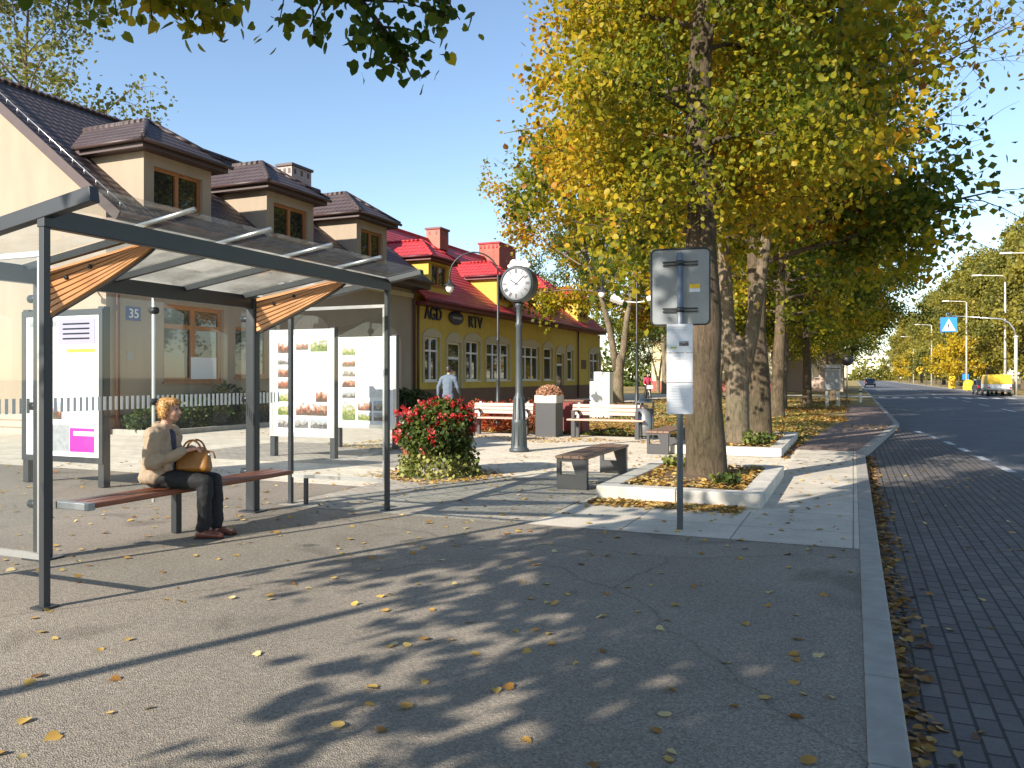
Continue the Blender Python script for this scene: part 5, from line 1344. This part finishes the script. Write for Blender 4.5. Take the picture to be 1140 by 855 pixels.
for q, e, n in (((330, -60, 3.75), (310, 30, 3.8), 26), ((345, -50, 3.8), (350, 48, 3.8), 30), ((375, -20, 3.85), (345, 30, 3.8), 26), ((400, 0, 3.9), (500, 18, 4.0), 46), ((380, -30, 3.9), (470, -5, 4.0), 44), ((420, 20, 3.9), (412, 66, 3.9), 40), ((430, 35, 3.95), (458, 86, 4.0), 36), ((425, 30, 3.9), (484, 48, 4.0), 34), ((440, 50, 4.0), (444, 74, 4.0), 20), ((470, -30, 4), (512, 22, 4.05), 26), ((350, -40, 3.8), (410, 10, 3.9), 36),
                 ((90, -60, 3.6), (75, 12, 3.6), 26), ((120, -50, 3.65), (130, 18, 3.7), 34), ((160, -40, 3.7), (170, 24, 3.7), 34), ((180, -30, 3.7), (212, 32, 3.75), 40), ((210, -15, 3.75), (228, 34, 3.75), 34), ((240, 0, 3.8), (262, 28, 3.8), 36), ((225, -8, 3.8), (250, 8, 3.8), 28), ((140, -45, 3.7), (200, 8, 3.7), 40), ((60, -60, 3.6), (30, -8, 3.6), 20)):
    sprig(q, e, int(n * 1.1), 0)
ov.build('bough', M['bark'], nt, fix=False)
Cn = np.array([tuple(c) for c in Cn]); rg = np.random.default_rng(8)
leaves('bough_leaves', Cn, .053, rg, M['leaf'], nt, droop=1.3, tint=.22 + .15 * clump_noise(Cn, rg, 2) + rg.normal(0, .13, len(Cn)), tmpl=T_NEAR)
l2 = copy_tree(nt); l2.location = (-1.6, -9.5, 0); l2.rotation_euler = (0, 0, 2.4); l2.scale = (1.05, 1.05, 1.12); l2['label'] = 'unseen second linden behind the viewer, added to deepen the shade over the bay'  # extra tree out of view, added to make the ground shade more solid
for ch in list(l2.children):
    if ch.name.startswith('bough'): bpy.data.objects.remove(ch)
# lamp post behind the viewer, whose long shadow crosses the pavement
lp = thing('lamp_post', 'tall lamp post behind the viewer casting the long thin shadow over the pavement', 'street lamp', (-5.9, -2.5, 0))
MB().tube([(0, 0, 0), (0, 0, 1.2), (0, 0, 1.25), (0, 0, 12)], [.085, .08, .06, .045], 10).build('pole', M['zinc'], lp)
MB().tube([(0, 0, 11.9), (.3, 0, 12.15), (1.4, 0, 12.3)], [.04, .035, .03], 8).build('arm', M['zinc'], lp)
MB().obox((1.7, 0, 12.3), (.75, .26, .12)).build('lamp_head', M['zinc'], lp, bevel=.03)

# right-hand side of the road
FG = 'tall trees along the far side of the road'
pr = None
far = [(17.5, 84, 1.0), (19.5, 92, 1.12), (16.8, 101, .92), (19, 112, 1.08), (16.5, 124, .98), (18, 138, 1.1), (16.5, 152, 1.0), (18, 168, 1.1), (17, 186, 1.05), (17, 206, 1.1), (16, 230, 1.0), (15, 262, 1.05), (14, 300, 1.0)]
flab = ['tall yellow-green tree at the right edge of the photo, behind the yellow truck', 'tall tree set back behind the one at the right edge', 'tall tree behind the lamp post that stands left of the truck', 'set-back tall tree left of the truck', 'tall tree just right of the blue crossing sign', 'tall tree behind the blue crossing sign', 'tall tree whose edge shows left of the crossing sign', 'lower looking tall tree above the yellow maples', 'far tall tree behind the yellow maples', 'far tall tree over the leftmost yellow maple', 'very far tall tree by the end of the road, third from last', 'very far tall tree by the end of the road, second from last', 'most distant tall tree on the right of the road']
for i, (x, y, s) in enumerate(far):
    if pr is None:
        pr = tree('roadside_tree', flab[0], 'tree', (x, y, 0), FG, 83, 16.5, 2.6, 4.6, .32, .32, M['poplarleaf'], M['bark'], tint0=.66, tintv=.2, nl=28, nsub=7, ntw=4, per=22, spread=.36, twl=1.0, shape=.8); o = pr
    else:
        o = copy_tree(pr); o['label'] = flab[i]
    o.location = (x, y, 0); o.rotation_euler = (0, 0, i * 1.9); o.scale = (s, s, s * (1 + .08 * math.sin(i * 3)))
YG = 'young yellow maples beside the road'
ym = None
ylab = ['young yellow maple right of the blue crossing sign pole, nearest of its row', 'young yellow maple just below the crossing sign', 'young golden maple left of the crossing sign', 'greenish young maple between the golden ones', 'young yellow maple farthest along the road', 'small yellow maple at the far end of the right verge']
for i, (px, X, s) in enumerate(((1073, 13.2, 1.0), (1060, 13, 1.0), (1047, 13, 1.0), (1031, 13, 1.05), (1015, 13, 1.1), (1004, 13, 1.1))):
    y = yat(px, X)
    if ym is None: ym = tree('maple', ylab[0], 'tree', (X, y, 0), YG, 91, 5.6, 1.9, 2.2, .10, .30, M['maple'], M['bark'], tint0=.55, nl=12, nsub=5, ntw=4, per=9, spread=.22); o = ym
    else: o = copy_tree(ym); o['label'] = ylab[i]
    o.location = (X, y, 0); o.rotation_euler = (0, 0, i * 1.3); o.scale = (s,) * 3
    if i == 3:
        for ch in o.children:
            if ch.name.startswith('crown'): ch.material_slots[0].link = 'OBJECT'; ch.material_slots[0].material = M['poplarleaf']
# far hedge-like wood closing the view at the road's end
rgw = np.random.default_rng(3); n = 9000
C = np.stack([rgw.uniform(-60, 60, n), rgw.uniform(405, 418, n), np.abs(rgw.normal(0, 1, n))], 1); C[:, 2] *= 2.6 + 1.8 * np.sin(C[:, 0] * .21) + 1.2 * np.sin(C[:, 0] * .57); C[:, 2] = np.abs(C[:, 2])
tag(leaves('distant_wood', C, 1.3, rgw, M['poplarleaf']), 'hazy wood closing the view at the far end of the road', 'wood', kind='stuff')
C = np.stack([rgw.uniform(-70, -6, n), rgw.uniform(126, 136, n), np.abs(rgw.normal(0, 1, n))], 1); C[:, 2] *= 2.4 + 1.2 * np.sin(C[:, 0] * .31) + .8 * np.sin(C[:, 0] * .83); C[:, 2] = np.abs(C[:, 2])
tag(leaves('distant_wood', C, .7, rgw, M['greenleaf']), 'low green thicket behind the houses left of the tree row', 'wood', kind='stuff')
LG = 'concrete lamp posts along the right side of the road'
def road_lamp(label, x, y, H=10.9, arm=2.0):
    t = thing('road_lamp', label, 'street lamp', (x, y, 0), 0, LG)
    MB().tube([(0, 0, 0), (0, 0, H * .5), (0, 0, H - .15)], [.13, .1, .075], 10).build('pole', M['kerbwhite'], t)
    MB().tube([(0, 0, H - .2), (-.15, 0, H - .03), (-arm, 0, H + .1)], [.06, .05, .04], 8).build('arm', M['kerbwhite'], t)
    MB().obox((-arm - .3, 0, H + .1), (.8, .3, .13)).build('lamp_head', M['whitepaint'], t, bevel=.04)
road_lamp('concrete lamp post nearest the viewer, only its lamp head reaching in at the right edge', 12.9, 68, 10.4, 2.4)
road_lamp('concrete lamp post rising just left of the yellow truck', 12.9, yat(1119, 12.9))
road_lamp('concrete lamp post right of the crossing sign', 12.9, yat(1076, 12.9))
road_lamp('concrete lamp post left of the crossing sign', 12.9, yat(1037, 12.9))
road_lamp('concrete lamp post farthest along the road', 12.9, yat(1017, 12.9))
# crossing sign on its mast arm
mx_ = 12.75; my_ = yat(1131, mx_)
cs_ = thing('crossing_sign', 'blue pedestrian crossing sign hanging from a curved mast arm over the road', 'traffic sign', (mx_, my_, 0))
MB().tube([(0, 0, 0), (0, 0, 4.9)], [.14, .12], 12).build('mast', M['kerbwhite'], cs_)
MB().lathe([(.13, 4.85), (.2, 4.9), (.2, 4.98), (.1, 5.05)], 14).build('collar', M['kerbwhite'], cs_)
MB().tube([(0, 0, 5.0), (-.15, 0, 5.6), (-.5, 0, 6.15), (-1.1, 0, 6.5), (-5.2, 0, 6.9)], [.08, .075, .07, .06, .045], 10).build('mast_arm', M['alu'], cs_)
sb = MB().box(-5.7, -4.4, -.05, .05, 5.45, 6.75).build('sign_box', M['signblue'], cs_, bevel=.03)
MB().prism([(-5.57, -.058, 5.57), (-4.53, -.058, 5.57), (-5.05, -.058, 6.62)], (0, .006, 0)).build('white_triangle', M['white'], sb)
wkr = MB(); q = -.066
wkr.ell((-5.050, q, 6.230), (.05, .006, .05), 10, 6).bar((-5.050, q, 6.170), (-5.070, q, 5.950), .09, .008, up=(0, 1, 0)).bar((-5.070, q, 5.950), (-5.170, q, 5.720), .05, .008, up=(0, 1, 0)).bar((-5.070, q, 5.950), (-4.950, q, 5.720), .05, .008, up=(0, 1, 0)).bar((-5.050, q, 6.140), (-5.150, q, 5.990), .035, .008, up=(0, 1, 0)).bar((-5.050, q, 6.140), (-4.940, q, 6.010), .035, .008, up=(0, 1, 0))
wkr.build('walking_figure', M['blackiron'], sb)
MB().obox((-5.05, 0, 7.0), (.4, .25, .3)).ell((-5.05, -.13, 7.0), (.1, .05, .1), 10, 6).build('beacon', M['darkcar'], cs_)
# small roadside signs
def post_sign(label, px, py, X, shape, m, H=2.6, w=.45):
    y = yat(px, X); t = thing('road_sign', label, 'traffic sign', (X, y, 0))
    MB().tube([(0, .04, 0), (0, .04, H)], .035, 8).build('pole', M['alu'], t)
    b_ = MB()
    if shape == 'tri': b_.prism([(-w, 0, H - .7), (w, 0, H - .7), (0, 0, H + .1)], (0, .02, 0))
    elif shape == 'disc': b_.tube([(0, -.012, H - w), (0, .012, H - w)], w, 28)
    elif shape == 'dia': b_.prism([(-w, 0, H - w), (0, 0, H - 2 * w), (w, 0, H - w), (0, 0, H)], (0, .02, 0))
    else: b_.box(-w, w, -.01, .01, H - 2 * w, H)
    b_.build('sign_plate', m, t); return t
post_sign('round sign seen from behind on a thin pole beside the road', 943, 399, -.30, 'disc', M['granite'], 2.75, .33)
post_sign('white triangular sign far along the right verge', 1001, 413, 12.9, 'tri', M['white'], 4.2, 1.0)
post_sign('yellow diamond sign far along the right verge', 1024, 411, 12.9, 'dia', M['yellow'], 4.0, .9)
post_sign('small blue square sign near the yellow bollards', 1075, 425, 12.8, 'sq', M['signblue'], 1.9, .35)
p_ = place(927, 453, 1350 / 33)
kq = thing('grey_cabinet', 'grey roofed cabinet on two pale legs beside the brick path', 'cabinet', (p_.x, p_.y, 0), -.1)
MB().box(-.36, .36, -.2, .2, .85, 1.95).build('body', M['zinc'], kq, bevel=.03); MB().prism([(-.44, -.27, 1.953), (.44, -.27, 1.953), (.3, -.27, 2.14), (-.3, -.27, 2.14)], (0, .54, 0)).build('roof', M['zinc'], kq)
for s in (-1, 1): MB().box(s * .26 - .07, s * .26 + .07, -.1, .1, 0, .848).build('leg', M['kerbwhite'], kq)
MB().box(-.3, .3, -.212, -.202, .95, 1.85).build('door', M['greyprint'], kq)
p_ = place(958, 446, 48)
mp_ = thing('marker_post', 'short white marker post with dark band at the road edge', 'post', (p_.x, p_.y, 0)); MB().box(-.07, .07, -.04, .04, 0, .8).build('shaft', M['whitepaint'], mp_, bevel=.02); MB().box(-.072, .072, -.044, .044, .6, .7).build('band', M['rubber'], mp_)
# yellow bollards
def bollard(label, px, X, H, w):
    y = yat(px, X); t = thing('traffic_bollard', label, 'bollard', (X, y, 0), 0, 'yellow bollards at the far kerb')
    MB().box(-w, w, -w * .7, w * .7, 0, H * .62).build('base', M['yellow'], t, bevel=.05); MB().tube([(0, -w * .5, H * .78), (0, w * .5, H * .78)], w * .95, 16).build('head', M['yellow'], t)
bollard('tall yellow traffic bollard at the far kerb', 1060, 12.2, 1.75, .42); bollard('low yellow traffic bollard right of the tall one', 1078, 12.2, .9, .55)
# vehicles
def car(label, loc, rz, paint, cat='car', group='cars on the road'):
    t = thing('parked_car', label, cat, loc, rz, group)
    prof = [(-2.1, .32), (-2.15, .62), (-2.05, .86), (-1.72, .92), (-1.1, 1.40), (.25, 1.44), (1.0, .98), (1.95, .84), (2.15, .58), (2.12, .30)]
    b_ = MB().prism([(x, -.82, z) for x, z in prof], (0, 1.64, 0)).build('body', paint, t, bevel=.07, seg=3)
    g = MB()
    for s in (-1, 1): g.prism([(-1.5, s * .825, .95), (-1.05, s * .825, 1.33), (.2, s * .825, 1.36), (.8, s * .825, .98)], (0, s * .006, 0))
    g.prism([(-1.70, -.66, .955), (-1.70, .66, .955), (-1.16, .58, 1.37), (-1.16, -.58, 1.37)], (-.02, 0, .02)); g.prism([(.34, -.58, 1.40), (.34, .58, 1.40), (.97, .66, 1.01), (.97, -.66, 1.01)], (.02, 0, .02))
    g.build('window', M['pane'], t)
    for x in (-1.35, 1.32):
        for s in (-1, 1):
            w_ = MB().tube([(x, s * .70, .31), (x, s * .84, .31)], .31, 20).build('wheel', M['rubber'], t, bevel=.02); MB().tube([(x, s * .842, .31), (x, s * .85, .31)], .19, 14).build('rim', M['alu'], w_)
    for s in (-1, 1):
        MB().box(-2.16, -2.08, s * .78 - .12, s * .78 + .04, .66, .84).build('tail_lamp', M['taillamp'], t); MB().box(2.02, 2.13, s * .66 - .14, s * .66 + .14, .62, .74).build('headlight', M['whitepaint'], t)
    MB().box(-2.165, -2.14, -.26, .26, .62, .73).build('number_plate', M['white'], t)
    return t
car('dark car parked just left of the yellow truck', (11.3, yat(1096, 11.3), -.12), R(90), M['darkcar'])
p_ = place(949, 430, 120); car('dark car far away on the left side of the road', (2.6, 150, -.12), R(-90), M['darkcar']); car('silver car far away behind the distant dark car', (3.0, 185, -.12), R(-90), M['silvercar'])
tr_ = thing('pickup_truck', 'small truck with yellow tarpaulin body seen from behind at the right', 'truck', (11.4, 79, -.12), 0)
tr_.scale = (.86, .86, .9)
MB().box(-1.05, 1.05, 0, 3.6, .62, .74).build('bed', M['zinc'], tr_)
MB().box(-1.04, 1.04, -.02, 3.55, .742, 1.14).build('drop_side', M['whitepaint'], tr_, bevel=.02)
tp = MB().prism([(-1.06, -.03, 1.142), (1.06, -.03, 1.142), (1.06, -.03, 1.9), (.98, -.03, 2.05), (-.98, -.03, 2.05), (-1.06, -.03, 1.9)], (0, 3.6, 0)).build('tarpaulin', M['yellow'], tr_, bevel=.04)
cbn = MB().prism([(-.92, 3.75, .55), (-.92, 5.4, .55), (-.92, 5.45, 1.1), (-.92, 4.9, 1.85), (-.92, 3.75, 1.9)], (1.84, 0, 0)).build('cab', M['whitepaint'], tr_, bevel=.06)
for x in (-.92, .92):
    for yy in (.75, 4.6): w_ = MB().tube([(x - .11, yy, .34), (x + .11, yy, .34)], .34, 18).build('wheel', M['rubber'], tr_); MB().tube([(x + .112 * (1 if x > 0 else -1), yy, .34), (x + .118 * (1 if x > 0 else -1), yy, .34)], .2, 12).build('rim', M['alu'], w_)
    MB().box(x - .1, x + .1, -.06, -.022, .78, .9).build('tail_lamp', M['taillamp'], tr_)
MB().box(-.26, .26, -.05, -.024, .8, .91).build('number_plate', M['white'], tr_); MB().box(-1.0, 1.0, -.1, -.0, .45, .56).build('bumper', M['granite'], tr_)
# ================================================================== SHRUBS
SG = 'dark shrubs in the bed along the beige wall'
sl = ['rounded dark shrub under the timber window, left of the woman\'s shoulder', 'dark shrub behind the woman\'s head', 'dark shrub just right of the woman, below the window', 'tall dark shrub left of the shelter\'s right column', 'dark shrub right of the shelter\'s right column', 'dark shrub showing between the photo boards', 'dark shrub behind the second photo board', 'low dark shrub at the yellow building corner', 'last dark shrub left of the walking man']
for i, (px, h) in enumerate(((165, .5), (205, .75), (228, .7), (252, .95), (290, .8), (370, .7), (405, .7), (447, .75), (462, .7))):
    X = -17.2; y = yat(px, X); bush('shrub', sl[i], 'shrub', (X, y, .03), SG, 100 + i, (.55 + .15 * (i % 3), .8, h * .68), 900, .10, M['shrubleaf'])
RG = 'russet barberry shrubs behind the pale bench'
rl = ['russet shrub behind the left end of the pale bench', 'russet shrub seen through the middle of the left pale bench', 'russet shrub behind the clock column', 'russet shrub left of the stone flower box']
for i, (px, Z) in enumerate(((528, 22.5), (551, 22.2), (570, 22.8), (590, 22.4))):
    p_ = place(px, 480, Z); bush('shrub', rl[i], 'shrub', (p_.x, p_.y, 0), RG, 120 + i, (.6, .45, .42), 1400, .055, M['redleaf'])
ig = ['small ivy clump on the corner of the nearest tree bed', 'green plant tuft at the foot of the forked tree']
bush('ground_plant', ig[0], 'plant', (-2.35, 11.9, .18), None, 140, (.24, .2, .08), 160, .07, M['ivyleaf'])
bush('ground_plant', ig[1], 'plant', (-1.75, 16.5, .2), None, 141, (.32, .3, .11), 300, .08, M['ivyleaf'])
bush('ground_plant', 'green plant tuft right of the nearest thick trunk', 'plant', (-1.45, 10.3, .18), None, 142, (.18, .16, .06), 110, .07, M['ivyleaf'])
# ================================================================== GRASS AND FALLEN LEAVES
rg = np.random.default_rng(21)
n = 6000
gx = rg.uniform(-12.3, -1.0, n); gy = 20 + 45 * rg.random(n) ** 1.8; gz = np.zeros(n)
C = np.stack([gx, gy, gz], 1); kk = (clump_noise(C, rg, .6) > -.35); C = C[kk]
tag(leaves('grass', C, .10, rg, M['grass'], upr=.8, tint=.5 + .3 * clump_noise(C, rg, 1.2)), 'thin grass in the leaf-strewn verge under the trees', 'grass', kind='stuff')
L = []; S_ = []
def scatter(n, f, size): 
    P = f(n); L.append(P); S_.append(np.full(len(P), size))
def rect(x0, x1, y0, y1, z, clump=None, thr=0.0):
    def f(n):
        P = np.stack([rg.uniform(x0, x1, n), rg.uniform(y0, y1, n), np.full(n, z)], 1)
        if clump: P = P[clump_noise(P, rg, clump) > thr]
        return P
    return f
near = []
near.append(rect(-7.5, .0, 1.2, 7.6, .012)(190)); near.append(rect(-4.5, -.2, 2, 7.5, .012)(70)); near.append(rect(.25, 4.5, 2, 16, -.112)(200))
gut = len(near); near.append(np.stack([.215 + np.abs(rg.normal(0, .085, 1150)), rg.uniform(2, 18, 1150), -.114 + np.abs(rg.normal(0, .012, 1150))], 1))
near.append(rect(-14, -5, 4, 11, .014)(420)); near.append(rect(-6, 0, 7.6, 16, .014)(420))
near.append(rect(-12.3, -7, 11.5, 15.3, .016, 1.1, .1)(2600)); near.append(rect(-10.5, -4, 15.5, 19, .012, .8, .25)(2600)); near.append(rect(-7.2, -4.2, 9.4, 12.2, .014, 1.2, .5)(900)); near.append(rect(-16, -12, 12, 20, .012, .7, .7)(700))
q = np.stack([rg.uniform(-2.9, -1.15, 1500), 9.48 - np.abs(rg.normal(0, .20, 1500)), .014 + rg.uniform(0, .02, 1500)], 1); near.append(q[clump_noise(q, rg, 1.5) > -.6])
near.append(rect(-2.64, -1.2, 9.76, 12.44, .135)(2600) + np.stack([np.zeros(2600), np.zeros(2600), rg.uniform(0, .07, 2600)], 1))
near.append(rect(-3.05, -1.45, 16, 20.3, .15)(1800) + np.stack([np.zeros(1800), np.zeros(1800), rg.uniform(0, .06, 1800)], 1))
a = rg.uniform(0, 6.28, 700); r = .62 + np.abs(rg.normal(0, .22, 700)); near.append(np.stack([-5.85 + r * np.cos(a), 10.95 + r * np.sin(a), np.full(700, .014)], 1))
P = np.concatenate(near)
tag(leaves('fallen_leaves', P, .052, rg, M['litter'], flat=True, tint=np.clip(rg.beta(2.4, 1.6, len(P)) - .35 * ((P[:, 0] > .2) & (P[:, 0] < .55)), 0, 1), tmpl=T_NEAR), 'yellow fallen leaves scattered over the pavement, kerb and tree beds', 'leaves', kind='stuff')
far_ = []
def vr(n):
    y = 15.7 + 50 * rg.random(n) ** 1.6; xr = np.where(y < 29, -1.15 + np.clip(y - 17.6, 0, None) * .05, -.2); x = -12.4 + (xr + 12.4) * rg.random(n) ** .7
    P = np.stack([x, y, rg.uniform(.005, .04, n)], 1); P = P[(P[:, 1] > 19.9) | (P[:, 0] > -1.2)]; return P[clump_noise(P, rg, .45) > -.9]
far_.append(vr(60000)); far_.append(rect(-1.2, 1.1, 18, 44, .012, .5, .4)(1600))
P = np.concatenate(far_)
tag(leaves('leaf_carpet', P, .10, rg, M['litter'], flat=True, tint=np.clip(.6 + .22 * clump_noise(P, rg, .5) + rg.normal(0, .2, len(P)), 0, 1)), 'carpet of yellow and brown leaves on the verge under the tree row', 'leaves', kind='stuff')

# ================================================================== CAMERA, SUN, SKY
cd = bpy.data.cameras.new('camera'); cam_o = bpy.data.objects.new('camera', cd); col.objects.link(cam_o)
cd.sensor_width = 36; cd.sensor_fit = 'HORIZONTAL'; cd.lens = 36 * 900 / 1140; cd.shift_y = -7.5 / 1140; cd.clip_start = .05; cd.clip_end = 3000
cam_o.location = (0, 0, CAMZ); cam_o.rotation_euler = (R(90), 0, YAW)
scene.camera = cam_o
EL = R(27); hx, hy2 = .395, .918
Ld = Vector((hx * math.cos(EL), hy2 * math.cos(EL), -math.sin(EL)))
su = bpy.data.lights.new('sun', 'SUN'); su.energy = 5.0; su.angle = R(.53); su.color = (1.0, .91, .80)
so_ = bpy.data.objects.new('sun', su); col.objects.link(so_); so_.rotation_euler = Ld.to_track_quat('-Z', 'Y').to_euler(); so_.location = (-10, -20, 20)
w = bpy.data.worlds.new('World'); scene.world = w; w.use_nodes = True
nt_ = w.node_tree; bgn = nt_.nodes['Background']
sk = nt_.nodes.new('ShaderNodeTexSky'); sk.sky_type = 'NISHITA'; sk.sun_disc = False; sk.sun_elevation = EL; sk.sun_rotation = math.atan2(-hx, -hy2)
sk.air_density = 1.0; sk.dust_density = .3; sk.ozone_density = 1.6; sk.altitude = 100
nt_.links.new(sk.outputs[0], bgn.inputs[0]); bgn.inputs[1].default_value = .122
scene.view_settings.view_transform = 'Standard'; scene.view_settings.look = 'None'; scene.view_settings.exposure = .97; scene.view_settings.gamma = 1; scene.view_settings.use_curve_mapping = False
scene.cycles.max_bounces = 8; scene.cycles.transparent_max_bounces = 24; scene.cycles.use_denoising = True
